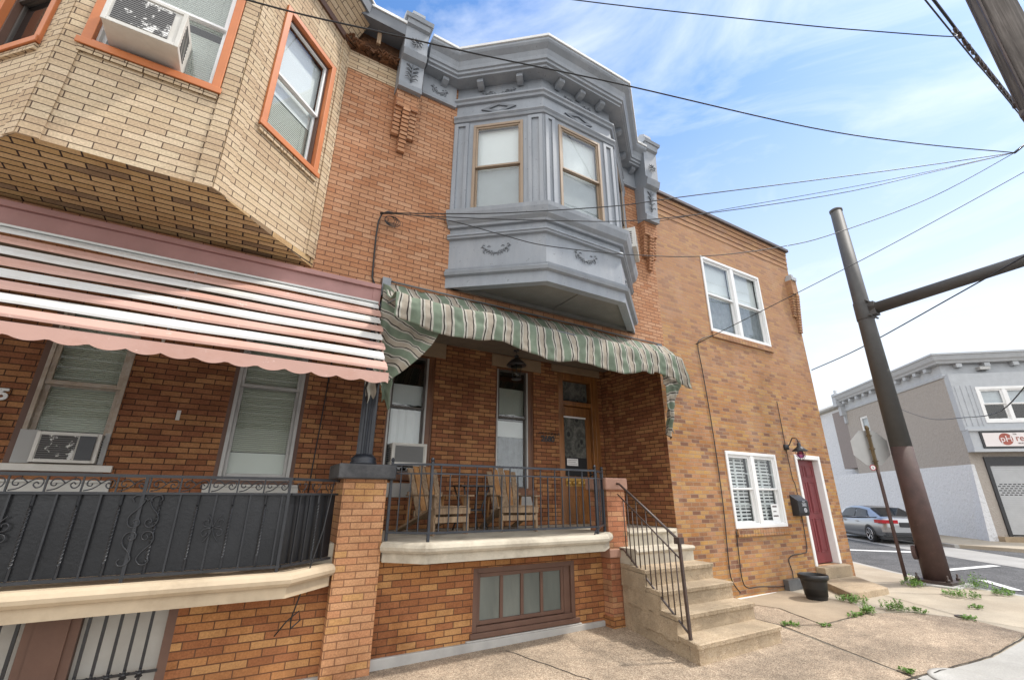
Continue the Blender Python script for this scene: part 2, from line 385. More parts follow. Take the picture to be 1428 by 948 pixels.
def grille(name, a, b, scale=20):
    q = NT(name); w = q.n('ShaderNodeTexWave'); w.bands_direction = 'Z'; w.inputs['Scale'].default_value = scale; q.l(q.tc, 'Object', w, 'Vector')
    q.col(q.ramp(w, [(.3, a), (.7, b)]).outputs[0]); q.bump(w.outputs[0], .6, .01); return q.m
M['grille'] = grille('ac_grille', (.12, .12, .12), (.34, .34, .33), 26)
M['blindtex'] = grille('ivory_slat_blind', (.38, .39, .34), (.56, .565, .50), 12); M['siding'] = grille('folded_side_curtain', (.4, .4, .39), (.6, .6, .58), 30)
def lace():
    q = NT('lace_pattern'); v = q.n('ShaderNodeTexVoronoi'); v.inputs['Scale'].default_value = 5.5; mp = q.mapping((1, 1, .75)); q.l(mp, 0, v, 'Vector'); n = q.noise(30, 4, .7)
    a = q.ramp(v, [(.18, (.025, .026, .027)), (.3, (.11, .115, .10)), (.5, (.06, .063, .058)), (.7, (.13, .13, .115))]).outputs[0]
    q.col(q.mix(None, a, q.ramp(n, [(.35, g(.6)), (.65, g(1.3))]).outputs[0], 'MULTIPLY', 1.0)); q.b.inputs['Roughness'].default_value = .8; return q.m
M['lace'] = lace()
def awning_cloth():
    """stripes across U: green band, thin white, black line, beige band with black lines"""
    q = NT('green_striped_canvas'); uv = q.n('ShaderNodeSeparateXYZ'); q.l(q.tc, 'UV', uv, 0)
    fr = q.math('FRACT', q.math('DIVIDE', uv.outputs[0], .27))
    G_ = (.205, .255, .185); W_ = (.52, .50, .43); B_ = (.035, .025, .022); T_ = (.44, .385, .31)
    rp = q.ramp(fr.node, [(0, G_), (.40, W_), (.47, B_), (.53, W_), (.60, T_), (.84, B_), (.90, W_)], 0, 'CONSTANT')
    n = q.noise(5, 6, .7); f = q.ramp(n, [(.3, g(.68)), (.7, g(1.12))]).outputs[0]
    q.col(q.mix(None, rp.outputs[0], f, 'MULTIPLY', 1.0)); q.b.inputs['Roughness'].default_value = .9
    q.bump(n.outputs[0], .3, .01)
    tl = q.n('ShaderNodeBsdfTranslucent'); t2 = q.t; mx = q.n('ShaderNodeMixShader'); mx.inputs[0].default_value = .25
    q.l(rp, 0, tl, 0); q.l(q.b, 0, mx, 1); q.l(tl, 0, mx, 2); q.l(mx, 0, q.out, 0); return q.m
M['canvas'] = awning_cloth()

def aggregate(name, base, c1, c2, scale=110):
    q = NT(name); v = q.n('ShaderNodeTexVoronoi'); v.inputs['Scale'].default_value = scale; q.l(q.tc, 'Object', v, 'Vector')
    sep = q.n('ShaderNodeSeparateColor'); q.l(v, 'Color', sep, 0)
    peb = q.ramp(sep, [(0, c1), (.35, base), (.7, c2), (.9, sc(c2, 1.3))], 0, 'LINEAR')
    edge = q.ramp(v, [(.0, g(1.05)), (.55, g(.85)), (.85, g(.5))], 0)
    c = q.mix(None, peb.outputs[0], edge.outputs[0], 'MULTIPLY', 1.0)
    n = q.noise(1.1, 7, .7); f = q.ramp(n, [(.32, g(.60)), (.62, g(1.12))]).outputs[0]
    n2 = q.noise(6, 5, .7); f2 = q.ramp(n2, [(.35, g(.82)), (.65, g(1.08))]).outputs[0]
    c = q.mix(None, c, f, 'MULTIPLY', 1.0); c = q.mix(None, c, f2, 'MULTIPLY', 1.0)
    q.col(c); q.b.inputs['Roughness'].default_value = .9; q.bump(v.outputs[0], .5, .004); q.t.nodes[-1].invert = True; return q.m
def old_concrete():
    q = NT('worn_step_concrete'); v = q.n('ShaderNodeTexVoronoi'); v.inputs['Scale'].default_value = 90; q.l(q.tc, 'Object', v, 'Vector'); sp = q.n('ShaderNodeSeparateColor'); q.l(v, 'Color', sp, 0)
    peb = q.ramp(sp, [(0, (.30, .215, .14)), (.5, (.45, .345, .23)), (1, (.57, .46, .33))]).outputs[0]
    n = q.noise(2.2, 8, .75); n2 = q.noise(14, 6, .7); n3 = q.noise(.9, 5, .65)
    sm = q.ramp(n, [(.3, (.33, .24, .15)), (.55, (.48, .375, .25)), (.75, (.56, .46, .33))]).outputs[0]
    f = q.ramp(n2, [(.45, g(.15)), (.6, g(.85))]).outputs[0]; c = q.mix(f, sm, peb)
    c = q.mix(q.ramp(n3, [(.48, g(0)), (.62, g(.55))]).outputs[0], c, (.20, .155, .10)); f5 = q.ramp(q.noise(35, 3, .6), [(.62, g(0)), (.68, g(.6))]).outputs[0]; c = q.mix(f5, c, (.13, .10, .07))
    q.col(c); q.b.inputs['Roughness'].default_value = .92; h = q.math('MULTIPLY_ADD', n2.outputs[0], 1.2, q.math('MULTIPLY', v.outputs[0], .5)); q.bump(h, .8, .012); return q.m
M['concrete'] = old_concrete()
M['aggregate'] = aggregate('exposed_aggregate', (.40, .30, .21), (.26, .185, .125), (.50, .40, .29))
M['asphalt'] = aggregate('asphalt', (.085, .085, .088), (.05, .05, .052), (.14, .14, .14), 60)
def walkc(name, c, d):
    q = NT(name); n1 = q.noise(1.3, 8, .7); n2 = q.noise(60, 4, .7); n3 = q.noise(.5, 5, .6)
    a = q.ramp(n1, [(.3, sc(c, .8)), (.7, sc(c, 1.12))]).outputs[0]; f = q.ramp(n3, [(.45, g(0)), (.65, g(.7))]).outputs[0]
    a = q.mix(f, a, d); a = q.mix(None, a, q.ramp(n2, [(.3, g(.85)), (.7, g(1.1))]).outputs[0], 'MULTIPLY', 1.0)
    q.col(a); q.b.inputs['Roughness'].default_value = .9; q.bump(n2.outputs[0], .5, .003); return q.m
M['walk'] = walkc('sidewalk_concrete', (.44, .38, .29), (.33, .27, .195))
M['walk_grey'] = walkc('grey_concrete', (.42, .41, .38), (.33, .32, .29))
M['road_pale'] = walkc('worn_pale_roadway', (.36, .35, .33), (.30, .29, .27))
M['line'] = walkc('road_paint', (.72, .72, .70), (.6, .6, .58))
M['joint'] = paint('dark_joint_fill', (.045, .038, .03), .95, .3, 20, .5)

# ---------------------------------------------------------------- ground levels
D = 5.4
def gz(x):
    if x <= 12: return .0123 * (x - 6.9)
    if x <= 20: return .0627 + (x - 12) / 8 * (-.06 - .0627)
    return -.06
def slab(name, poly, mat, top, thick, cuts=(12, 20)):
    """flat polygon that follows the slope of the street, with real thickness"""
    bm = bmesh.new(); vs = [bm.verts.new((x, y, 0)) for x, y in poly]; bm.faces.new(vs)
    for c in cuts:
        bmesh.ops.bisect_plane(bm, geom=bm.verts[:] + bm.edges[:] + bm.faces[:], plane_co=(c, 0, 0), plane_no=(1, 0, 0))
    bm.normal_update()
    for f in bm.faces:
        if f.normal.z < 0: f.normal_flip()
    if thick:
        r = bmesh.ops.extrude_face_region(bm, geom=bm.faces[:])
        low = [v for v in r['geom'] if isinstance(v, bmesh.types.BMVert)]
        for v in low: v.co.z = -thick
        bmesh.ops.recalc_face_normals(bm, faces=bm.faces)
    for v in bm.verts: v.co.z += gz(v.co.x) + top
    me = bpy.data.meshes.new(name); bm.to_mesh(me); bm.free(); me.materials.append(mat)
    o = bpy.data.objects.new(name, me); COL.objects.link(o); return struct(o)
SD = (math.sin(R(41)), math.cos(R(41)))     # direction of the side street
SN = (SD[1], -SD[0])                        # across it, away from the corner house
def far(p, k): return (p[0] + SD[0] * k, p[1] + SD[1] * k)
def off(p, k): return (p[0] + SN[0] * k, p[1] + SN[1] * k)
slab('ground', [(-300, -300), (400, -300), (400, 400), (-300, 400)], M['asphalt'], -.12, 0)
KN = (13.0, 5.35)
near_poly = [(-30, -.35), (8.6, -.35), (10.2, .15), (11.2, 1.2), (11.75, 2.7), (12.1, 3.9), KN, far(KN, 60), (-30, 60)]
slab('sidewalk', near_poly, M['walk'], -.004, .35)
CB = (27.28, 7.24)                          # corner of the building across the side street
KF = off(CB, -2.6)
far_poly = [far(KF, -2.0), far(KF, 60), off(far(KF, 60), 40), (70, -14), (30, -7), (24.6, -2)]
slab('far_sidewalk', far_poly, M['walk'], .0, .35)
kb = slab('kerb', [far(KF, -2.0), far(KF, 60), off(far(KF, 60), -.16), off(far(KF, -2.0), -.16)], M['walk_grey'], -.004, .35)
kn = slab('near_kerb', [(11.75, 2.7), (12.1, 3.9), KN, far(KN, 60), off(far(KN, 60), .15), off(KN, .15), (12.24, 3.84), (11.9, 2.65)], M['walk_grey'], -.006, .35)
# pavement panels of exposed aggregate with joints
slab('aggregate_panel', [(-30, 2.5), (5.96, 2.5), (6.6, 4.2), (6.62, 5.4), (-30, 5.4)], M['aggregate'], .002, .05)
slab('aggregate_panel', [(6.0, 2.5), (7.4, 2.32), (8.9, 2.36), (9.15, 2.9), (8.95, 3.52), (8.35, 3.83), (7.14, 3.86), (6.65, 4.14)], M['aggregate'], .003, .05)
slab('aggregate_panel', [(6.66, 4.18), (7.12, 3.9), (7.5, 4.7), (7.25, 5.4), (6.65, 5.4)], M['aggregate'], .002, .05)
slab('concrete_pad', [(7.16, 3.9), (8.35, 3.87), (8.9, 4.3), (8.9, 5.4), (7.3, 5.4), (7.52, 4.72)], walkc('stained_pad', (.36, .285, .20), (.25, .185, .125)), .004, .05)
slab('front_walk_panel', [(-30, -.2), (6.3, -.2), (6.3, 2.46), (-30, 2.46)], M['walk_grey'], .001, .05)
slab('front_walk_panel', [(6.34, -.2), (8.6, -.2), (9.3, 1.4), (9.0, 2.3), (7.4, 2.28), (6.34, 2.42)], M['walk_grey'], .002, .05)
def groove(pts, w=.014, z=.006, wob=.012, seg=.12):
    mb = MB(); out = []
    for (a, b) in zip(pts, pts[1:]):
        L = math.dist(a, b); n = max(1, int(L / seg))
        for i in range(n): t = i / n; out.append((a[0] + (b[0] - a[0]) * t + random.uniform(-wob, wob), a[1] + (b[1] - a[1]) * t + random.uniform(-wob, wob)))
    out.append(pts[-1])
    for a, b in zip(out, out[1:]):
        d = Vector((b[0] - a[0], b[1] - a[1])); 
        if d.length < 1e-6: continue
        nn = Vector((-d.y, d.x)).normalized() * w / 2
        mb.face([(a[0] - nn.x, a[1] - nn.y, gz(a[0]) + z), (b[0] - nn.x, b[1] - nn.y, gz(b[0]) + z), (b[0] + nn.x, b[1] + nn.y, gz(b[0]) + z), (a[0] + nn.x, a[1] + nn.y, gz(a[0]) + z)])
    return struct(mb.build('pavement_joint', M['joint']))
groove([(5.9, 2.35), (5.98, 2.5), (6.62, 4.16), (6.63, 5.38)], .02)
groove([(6.62, 4.16), (7.12, 3.88), (8.36, 3.85), (8.92, 3.54), (9.17, 2.9)], .014)
groove([(7.14, 3.88), (7.52, 4.71)], .012)
groove([(9.3, 1.4), (9.17, 2.9), (10.0, 4.4)], .012)
groove([(9.9, 4.6), (11.6, 3.2)], .012)
groove([(2.95, 5.2), (3.35, 3.6), (3.45, 2.5)], .012)
groove([(-3, 2.48), (5.96, 2.48), (7.4, 2.3), (8.95, 2.34)], .016)
def sheet(name, poly, mat, z, cuts=(12, 20)): return slab(name, poly, mat, z, 0, cuts)
# the side street: pale worn lane, painted lines
sheet('road_lane', [far(off(KF, -.2), -3), far(off(KF, -.2), 40), far(off(KF, -2.35), 40), far(off(KF, -2.35), -3), off(far(KF, -8), -2.2), off(far(KF, -8), -.3)], M['road_pale'], -.114)
def line(a, b, w, name='road_marking', m='line'):
    d = Vector((b[0] - a[0], b[1] - a[1])).normalized(); n = Vector((-d.y, d.x)) * w / 2
    return sheet(name, [(a[0] - n.x, a[1] - n.y), (b[0] - n.x, b[1] - n.y), (b[0] + n.x, b[1] + n.y), (a[0] + n.x, a[1] + n.y)], M[m], -.108)
line((17.6, 10.6), (21.0, 7.4), .45); line((15.6, 5.35), (18.6, 5.1), .22); line((13.5, 3.5), (14.6, 4.3), .18); line((12.9, 2.0), (16.5, 1.4), .3)
# manhole ring and valve cover in the pavement
mb = MB(); mb.lathe((6.35, 2.15, gz(6.35) + .0), [(.34, .0), (.34, .008), (.30, .010), (.29, .004), (0.001, .004)], 32); o = mb.build('manhole_cover', M['walk_grey']); tag(o, 'round grey concrete access cover in the pavement near the kerb', 'manhole')
mb = MB(); mb.lathe((9.28, 3.05, gz(9.28) + .0), [(.11, .0), (.11, .008), (.09, .009), (.001, .006)], 20); o = mb.build('valve_cover', M['iron_brown']); tag(o, 'small round rusty valve cover in the tan sidewalk slab', 'valve cover')

# ================================================================= helpers for houses
FF = frame((0, D, 0), (1, 0))               # front wall plane of the terrace
FP = frame((0, 6.9, 0), (1, 0))             # recessed porch wall
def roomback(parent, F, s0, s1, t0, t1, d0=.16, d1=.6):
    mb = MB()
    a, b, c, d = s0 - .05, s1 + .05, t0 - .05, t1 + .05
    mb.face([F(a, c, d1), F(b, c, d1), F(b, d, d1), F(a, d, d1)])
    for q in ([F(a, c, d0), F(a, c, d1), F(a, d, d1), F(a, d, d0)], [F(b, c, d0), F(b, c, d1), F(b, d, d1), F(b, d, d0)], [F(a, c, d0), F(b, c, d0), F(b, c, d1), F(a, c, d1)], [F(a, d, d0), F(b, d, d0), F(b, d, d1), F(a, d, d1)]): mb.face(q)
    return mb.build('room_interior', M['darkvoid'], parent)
def ring(mb, F, s0, s1, t0, t1, w, d0, d1, wt=None, wb=None):
    wt = w if wt is None else wt; wb = w if wb is None else wb
    mb.fbox(F, s0, s0 + w, t0, t1, d0, d1); mb.fbox(F, s1 - w, s1, t0, t1, d0, d1)
    mb.fbox(F, s0 + w, s1 - w, t1 - wt, t1, d0, d1 - .002); mb.fbox(F, s0 + w, s1 - w, t0, t0 + wb, d0, d1 - .002)
def dh_window(root, F, s0, s1, t0, t1, fm, sm, d=.06, fw=.05, sw=.035, mid=None, cover=None, lower='glass', upper='glass', grid=None, room=True, gm='glass', blind_to=None, label=None):
    """double-hung window in a wall opening: frame > sashes, panes, shade"""
    mid = mid or (t0 + t1) / 2
    mb = MB(); ring(mb, F, s0, s1, t0, t1, fw, d, d + .09)
    w = mb.build('window', fm, root, bevel=.004)
    if label: w['label'] = label
    a, b = s0 + fw, s1 - fw; c, e = t0 + fw, t1 - fw
    mb = MB(); ring(mb, F, a, b, mid - .01, e, sw, d + .015, d + .05); mb.build('upper_sash', sm, w, bevel=.003)
    mb = MB(); ring(mb, F, a, b, c, mid + .02, sw, d + .055, d + .085); mb.build('lower_sash', sm, w, bevel=.003)
    mb = MB(); mb.fbox(F, a + sw, b - sw, mid - .01 + sw, e - sw, d + .03, d + .034); mb.build('pane', M[gm], w)
    mb = MB(); mb.fbox(F, a + sw, b - sw, c + sw, mid + .02 - sw, d + .068, d + .072); mb.build('pane', M[gm], w)
    if grid:
        mb = MB()
        for k in range(1, grid[0]):
            x = a + sw + (b - a - 2 * sw) * k / grid[0]
            mb.fbox(F, x - .006, x + .006, c + sw, mid, d + .075, d + .08); mb.fbox(F, x - .006, x + .006, mid, e - sw, d + .036, d + .041)
        for k in range(1, grid[1]):
            for (p, q2, dd) in ((c + sw, mid, .0752), (mid, e - sw, .0362)):
                y = p + (q2 - p) * k / grid[1]; mb.fbox(F, a + sw, b - sw, y - .006, y + .006, d + dd, d + dd + .004)
        mb.build('grid_bars', M['white'], w)
    if cover:
        for kind, y0, y1, mm in cover:
            mb = MB()
            if kind == 'blind':
                mb.fbox(F, a + .004, b - .004, y0, y1, d + .118, d + .122)
                for x in (a + .12, b - .12): mb.fbox(F, x, x + .004, y0, y1, d + .114, d + .116)
                mb.build('blind', M['blindtex'] if mm == 'blind' else M[mm], w)
            elif kind == 'wide':
                n = int((y1 - y0) / .062)
                for k in range(n):
                    z = y0 + (y1 - y0) * k / n
                    mb.fbox(F, a + .01, b - .01, z, z + .036, d + .13, d + .14)
                mb.fbox(F, (a + b) / 2 - .02, (a + b) / 2 + .02, y0, y1, d + .12, d + .13)
                mb.build('blind', M[mm], w)
            else:
                n = 14; pts = []
                for k in range(n + 1):
                    x = a + (b - a) * k / n; wv = .012 * math.sin(k * 2.1) if kind == 'curtain' else 0
                    zb = y0 + (.018 * abs(math.sin(k * PI / 3.5)) if kind in ('scallop',) else 0)
                    pts.append((F(x, zb, d + .11 + wv), F(x, y1, d + .11 + wv)))
                mb.smooth = True
                for (p, q_), (r_, t_) in zip(pts, pts[1:]): mb.face([p, r_, t_, q_])
                mb.build('shade' if kind != 'curtain' else 'curtain', M[mm], w)
    if room: roomback(w, F, s0, s1, t0, t1, d + .1, d + .65)
    return w
def ac_unit(F, s0, s1, t0, t1, d0, d1, label, front='peeled', grille_box=None, group=None):
    """window air conditioner; d0 is the street side"""
    r = thing('air_conditioner', label, 'air conditioner', tuple(F((s0 + s1) / 2, t0, d1)), group=group)
    mb = MB(); mb.fbox(F, s0, s1, t0, t1, d0 + .012, d1); mb.build('casing', M['ac_white'], r, bevel=.008)
    g0 = grille_box or (s0 + .05, s1 - .05, t0 + .04, t1 - .04)
    mb = MB(); mb.fbox(F, g0[0], g0[1], g0[2], g0[3], d0 + .006, d0 + .011); mb.build('grille', M[front], r)
    mb = MB(); ring(mb, F, s0 - .003, s1 + .003, t0 - .003, t1 + .003, .035, d0, d0 + .02); mb.build('front_frame', M['ac_white'], r, bevel=.004)
    for side in (s0 - .002, s1 + .002):
        mb = MB()
        for k in range(7):
            z = t0 + .06 + k * (t1 - t0 - .12) / 7; mb.fbox(F, side - .002, side + .002, z, z + .018, d0 + .06, min(d1 - .03, d0 + .26))
        mb.build('side_louvre', M['black'], r)
    return r

def corbel_at(root, x0, K=1.0):
    Z = lambda z: 8.6 - (8.6 - z) * K
    """painted tin corbel block with brick pendant, on the front wall"""
    w = .36
    prof = [(-.0, 7.42), (.24, 7.40), (.26, 7.47), (.22, 7.50), (.23, 7.62), (.25, 7.90), (.34, 7.93), (.38, 8.02), (.33, 8.06), (.35, 8.50), (.40, 8.52), (.42, 8.60), (.0, 8.60)]
    prof = [(o, Z(z)) for o, z in prof]
    c = MB(); c.sweep([(x0, D), (x0 + w, D)], prof); b = c.build('cornice_bracket', M['grey_paint'], root, bevel=.008)
    m = MB(); m.sweep([(x0 - .04, D), (x0 + w + .04, D)], [(0, 8.60), (.44, 8.60), (.46, 8.66), (.42, 8.70), (.30, 8.76), (.0, 8.76)])
    m.box(x0 + .12, x0 + .24, D - .3, D - .12, 8.75, 8.84); m.sweep([(x0 + .08, D), (x0 + .28, D)], [(.08, 8.84), (.34, 8.84), (.34, 8.90), (.22, 8.98), (.08, 8.90)])
    m.build('bracket_cap', M['grey_paint'], b, bevel=.006)
    o = MB()   # cast leaf ornaments
    cx = x0 + w / 2
    def leafs(cz, yy, n, r, ph=0):
        for k in range(n):
            a = ph + k * 2 * PI / n; o.tube([(cx + math.cos(a) * r * .15, yy, cz + math.sin(a) * r * .15), (cx + math.cos(a + .35) * r * .6, yy - .018, cz + math.sin(a + .35) * r * .6), (cx + math.cos(a + .1) * r, yy - .006, cz + math.sin(a + .1) * r)], .012, 5, rad=[.008, .016, .004])
    leafs(Z(8.22), D - .36, 8, .10); o.build('leaf_ornament', M['grey_dark'], b); o = MB()
    for k in range(4):
        for s in (-1, 1): o.tube([(cx, D - .245, Z(7.58 + k * .07)), (cx + s * .06, D - .262, Z(7.62 + k * .075)), (cx + s * .1, D - .255, Z(7.6 + k * .085))], .01, 5, rad=[.007, .014, .004])
    o.tube([(cx, D - .24, Z(7.55)), (cx, D - .27, Z(7.86))], .012, 5)
    o.build('leaf_ornament', M['grey_dark'], b)
    p = MB(); dz = Z(7.42) - 7.42; p.box(x0 + .01, x0 + w - .01, D - .16, D, 7.10 + dz, 7.42 + dz)
    for k in range(11):
        z = 7.10 + dz - .066 * k
        if k < 7:
            for xa in (x0 + .01, x0 + w - .115): p.box(xa, xa + .105, D - .12 + .008 * k, D, z - .055, z)
        p.box(x0 + .125, x0 + .235, D - .175 + .011 * k, D, z - .055, z)
    p.build('brick_pendant', M['brick_up'], b)

def squiggle(mb, F, cs, ct, w, h, d=-.012):
    """raised garland: hanging swag with sprigs"""
    for s in (-1, 1):
        mb.tube([F(cs + s * w * u, ct - h * (1 - u * u) + .01 * math.sin(u * 25), d) for u in [i / 12 for i in range(13)]], .012, 5, rad=[.013 - .006 * i / 12 for i in range(13)])
        mb.tube([F(cs + s * w, ct, d), F(cs + s * (w + .03), ct + .03, d), F(cs + s * (w + .02), ct + .055, d), F(cs + s * (w - .01), ct + .045, d)], .008, 5, rad=[.011, .01, .008, .004])
        mb.tube([F(cs + s * w, ct, d), F(cs + s * (w + .015), ct - .05, d), F(cs + s * (w - .005), ct - .09, d)], .008, 5, rad=[.01, .012, .003]); mb.tube([F(cs + s * w * .45, ct + .02, d), F(cs + s * w * .6, ct + .035, d), F(cs + s * w * .75, ct + .02, d)], .007, 5, rad=[.003, .011, .003])
        for u in (.15, .35, .55, .75, .95):
            z = ct - h * (1 - u * u)
            mb.tube([F(cs + s * w * u, z, d), F(cs + s * (w * u + .03), z + .035, d - .006), F(cs + s * (w * u + .06), z + .02, d)], .008, 4, rad=[.009, .012, .003])
            mb.tube([F(cs + s * w * u, z, d), F(cs + s * (w * u + .01), z - .045, d - .004)], .008, 4, rad=[.010, .003])
def bracketlets(par, F, ss, z0=7.99, z1=8.098):
    for s in ss:
        mb = MB(); mb.prism([F(s - .05, z1, 0), F(s - .05, z1, -.15), F(s - .05, z1 - .07, -.15), F(s - .05, z0 + .01, -.09), F(s - .05, z0, -.03), F(s - .05, z0, 0)], F(1, 0, 0) * 0 + (F(.1, 0, 0) - F(0, 0, 0)))
        for k in (-.025, 0, .025): mb.fbox(F, s + k - .005, s + k + .005, z1 - .07, z1 - .01, -.158, -.148)
        mb.build('modillion', M['grey_paint'], par)

# ================================================================= MAIN ROW HOUSE
H = thing('row_house', 'orange brick row house with a blue-grey painted bay window above a recessed porch', 'row house', (3.8, D, gz(3.8)))
XL, XR = 1.12, 6.42
bay = [(2.01, D), (3.13, 4.47), (4.57, 4.47), (5.69, D)]
mb = MB(); mb.wall(FF, XR, 4.12, 8.5, [(2.15, 5.55, 4.5, 8.1)], .02, s0=XL)
mb.fbox(FF, XL, XR, 4.06, 4.118, .0, .25)
mb.build('upper_wall', M['brick_up'], H)
mb = MB(); mb.fbox(FF, XL, XR, 4.12, 8.5, .25, 9.0); mb.build('house_core', M['darkvoid'], H)
mb = MB(); mb.box(XL - .02, XR, D + .02, D + 9, 8.5, 8.56); mb.build('roof', M['roof_edge'], H)
mb = MB(); mb.box(XL - 6, 6.23, D + .26, 6.9, 4.10, 4.16); mb.build('porch_ceiling', paint('porch_ceiling_boards', (.16, .13, .10), .8), H)
# bay
mb = MB()
mb.sweep(bay, [(0, 4.40), (.0, 4.56), (-.12, 4.56), (-.12, 4.40)], caps=False)
mb.sweep(bay, [(-.02, 4.56), (-.02, 5.60), (-.12, 5.60), (-.12, 4.56)], caps=False)
by = mb.build('bay', M['grey_paint'], H)
mb = MB(); mb.prism([(bay[0][0] + .05, D, 4.46), (bay[1][0] + .03, 4.53, 4.46), (bay[2][0] - .03, 4.53, 4.46), (bay[3][0] - .05, D, 4.46)], (0, 0, .02))
mb.build('bay_soffit', M['soffit'], by)
mb = MB(); mb.box(2.1, 5.6, D - .05, D - .001, 4.40, 4.47); mb.box(3.83, 3.87, 4.56, 5.34, 4.445, 4.459); mb.build('soffit_batten', M['soffit'], by)
mb = MB(); mb.sweep(bay, [(.0, 4.56), (.055, 4.575), (.075, 4.62), (.03, 4.65), (.04, 4.68), (.0, 4.70), (-.1, 4.70), (-.1, 4.56)], caps=False); mb.build('bay_moulding', M['grey_paint'], by)
mb = MB(); mb.sweep(bay, [(-.02, 5.17), (.03, 5.18), (.03, 5.205), (.05, 5.215), (.02, 5.26), (-.1, 5.26), (-.1, 5.17)], caps=False); mb.build('bay_moulding', M['grey_paint'], by)
mb = MB(); mb.sweep(bay, [(-.02, 5.36), (.03, 5.365), (.04, 5.40), (.10, 5.44), (.14, 5.54), (.15, 5.60), (.12, 5.615), (-.1, 5.64), (-.1, 5.36)], caps=False); mb.build('bay_moulding', M['grey_paint'], by)
mb = MB(); mb.sweep(bay, [(-.02, 7.34), (.03, 7.35), (.045, 7.38), (.03, 7.40), (.06, 7.43), (.06, 7.455), (-.1, 7.46), (-.1, 7.34)], caps=False); mb.build('bay_moulding', M['grey_paint'], by)
mb = MB(); mb.sweep(bay, [(-.02, 7.72), (.02, 7.73), (.03, 7.77), (.06, 7.79), (.06, 7.82), (-.1, 7.83), (-.1, 7.72)], caps=False); mb.build('bay_moulding', M['grey_paint'], by)

mb = MB(); mb.sweep(bay, [(-.02, 7.44), (-.02, 7.74), (-.12, 7.74), (-.12, 7.44)], caps=False); mb.sweep(bay, [(-.02, 7.82), (-.02, 8.12), (-.12, 8.12), (-.12, 7.82)], caps=False)
mb.build('bay_frieze', M['grey_paint'], by)
faces = [(bay[0], bay[1], (.33, 1.13)), (bay[1], bay[2], (.28, 1.13)), (bay[2], bay[3], (.33, 1.13))]
for k, (p, q_, (wa, wb)) in enumerate(faces):
    L = math.dist(p, q_); F = frame((p[0], p[1], 0), (q_[0] - p[0], q_[1] - p[1]))
    mb = MB(); mb.wall(F, L, 5.6, 7.36, [(wa, wb, 5.62, 7.26)], .1)
    # pilasters with sunk panels
    for a, b in ((.0, wa - .06), (wb + .06, L)):
        a += .02; b -= .02
        ring(mb, F, a, b, 5.64, 7.32, .055, -.028, -.001)
    mb.build('bay_wall', M['grey_paint'], by)
    w = dh_window(by, F, wa, wb, 5.62, 7.26, M['tan_frame'], M['tan_frame' if k != 2 else 'brown_frame'], d=-.02, fw=.045, sw=.03, mid=6.44, cover=[('shade', 6.42, 7.2, 'shade'), ('shade', 5.66, 6.42, 'shade_grey')], room=True)
    mb = MB(); r = .0
    cs = L / 2; zz = 7.59
    outer = [F(cs - .29, zz, .008), F(cs, zz - .10, .008), F(cs + .29, zz, .008), F(cs, zz + .10, .008)]; inner = [F(cs - .17, zz, .008), F(cs, zz - .058, .008), F(cs + .17, zz, .008), F(cs, zz + .058, .008)]
    push = F(0, 0, .012) - F(0, 0, .0)
    for i in range(4):
        j = (i + 1) % 4; mb.hexa([outer[i] + push, outer[j] + push, inner[j] + push, inner[i] + push, outer[i] - push, outer[j] - push, inner[j] - push, inner[i] - push])
    mb.build('diamond_ornament', M['grey_dark'], by)
    mb = MB(); squiggle(mb, F, cs, 5.0, .17, .09, .014); mb.build('garland_ornament', M['grey_mid'], by); mb = MB(); squiggle(mb, F, cs, 7.93, .24, .045, .01); mb.build('garland_ornament', M['grey_mid'], by)
mb = MB(); mb.prism([(2.15, D, 7.9), (3.15, 4.6, 7.9), (4.55, 4.6, 7.9), (5.55, D, 7.9)], (0, 0, .2)); mb.build('bay_ceiling', M['darkvoid'], by)
# cornice runs over wall and bay
cpath = [(1.42, D), bay[0], bay[1], bay[2], bay[3], (6.10, D)]
mb = MB(); mb.sweep(cpath, [(-.1, 8.10), (.20, 8.10), (.20, 8.14), (.235, 8.15), (.235, 8.20), (.26, 8.21), (.27, 8.27), (.30, 8.35), (.37, 8.41), (.39, 8.44), (.39, 8.49), (-.1, 8.50)])
mb.sweep([(1.42, D), (2.0, D)], [(-.1, 7.66), (.05, 7.66), (.06, 7.70), (.03, 7.73), (.03, 8.10), (-.1, 8.10)]); mb.sweep([(5.70, D), (6.10, D)], [(-.1, 7.66), (.05, 7.66), (.06, 7.70), (.03, 7.73), (.03, 8.10), (-.1, 8.10)])
co = mb.build('cornice', M['grey_paint'], H)
mb = MB(); mb.sweep(cpath, [(-.3, 8.50), (.41, 8.492), (.415, 8.53), (-.3, 8.62)]); mb.build('white_flashing', M['roof_edge'], co)
for k, (p, q_, _) in enumerate(faces):
    L = math.dist(p, q_); F = frame((p[0], p[1], 0), (q_[0] - p[0], q_[1] - p[1])); bracketlets(co, F, [L * .2, L * .5, L * .8] if k == 1 else [L * .3, L * .75])
bracketlets(co, FF, [1.76, 5.92])
mb = MB(); squiggle(mb, frame((0, D - .03, 0), (1, 0)), 1.7, 7.88, .1, .06, -.004); mb.build('garland_ornament', M['grey_mid'], co)
corbel_at(H, 1.0); corbel_at(H, 6.05, 1.48)
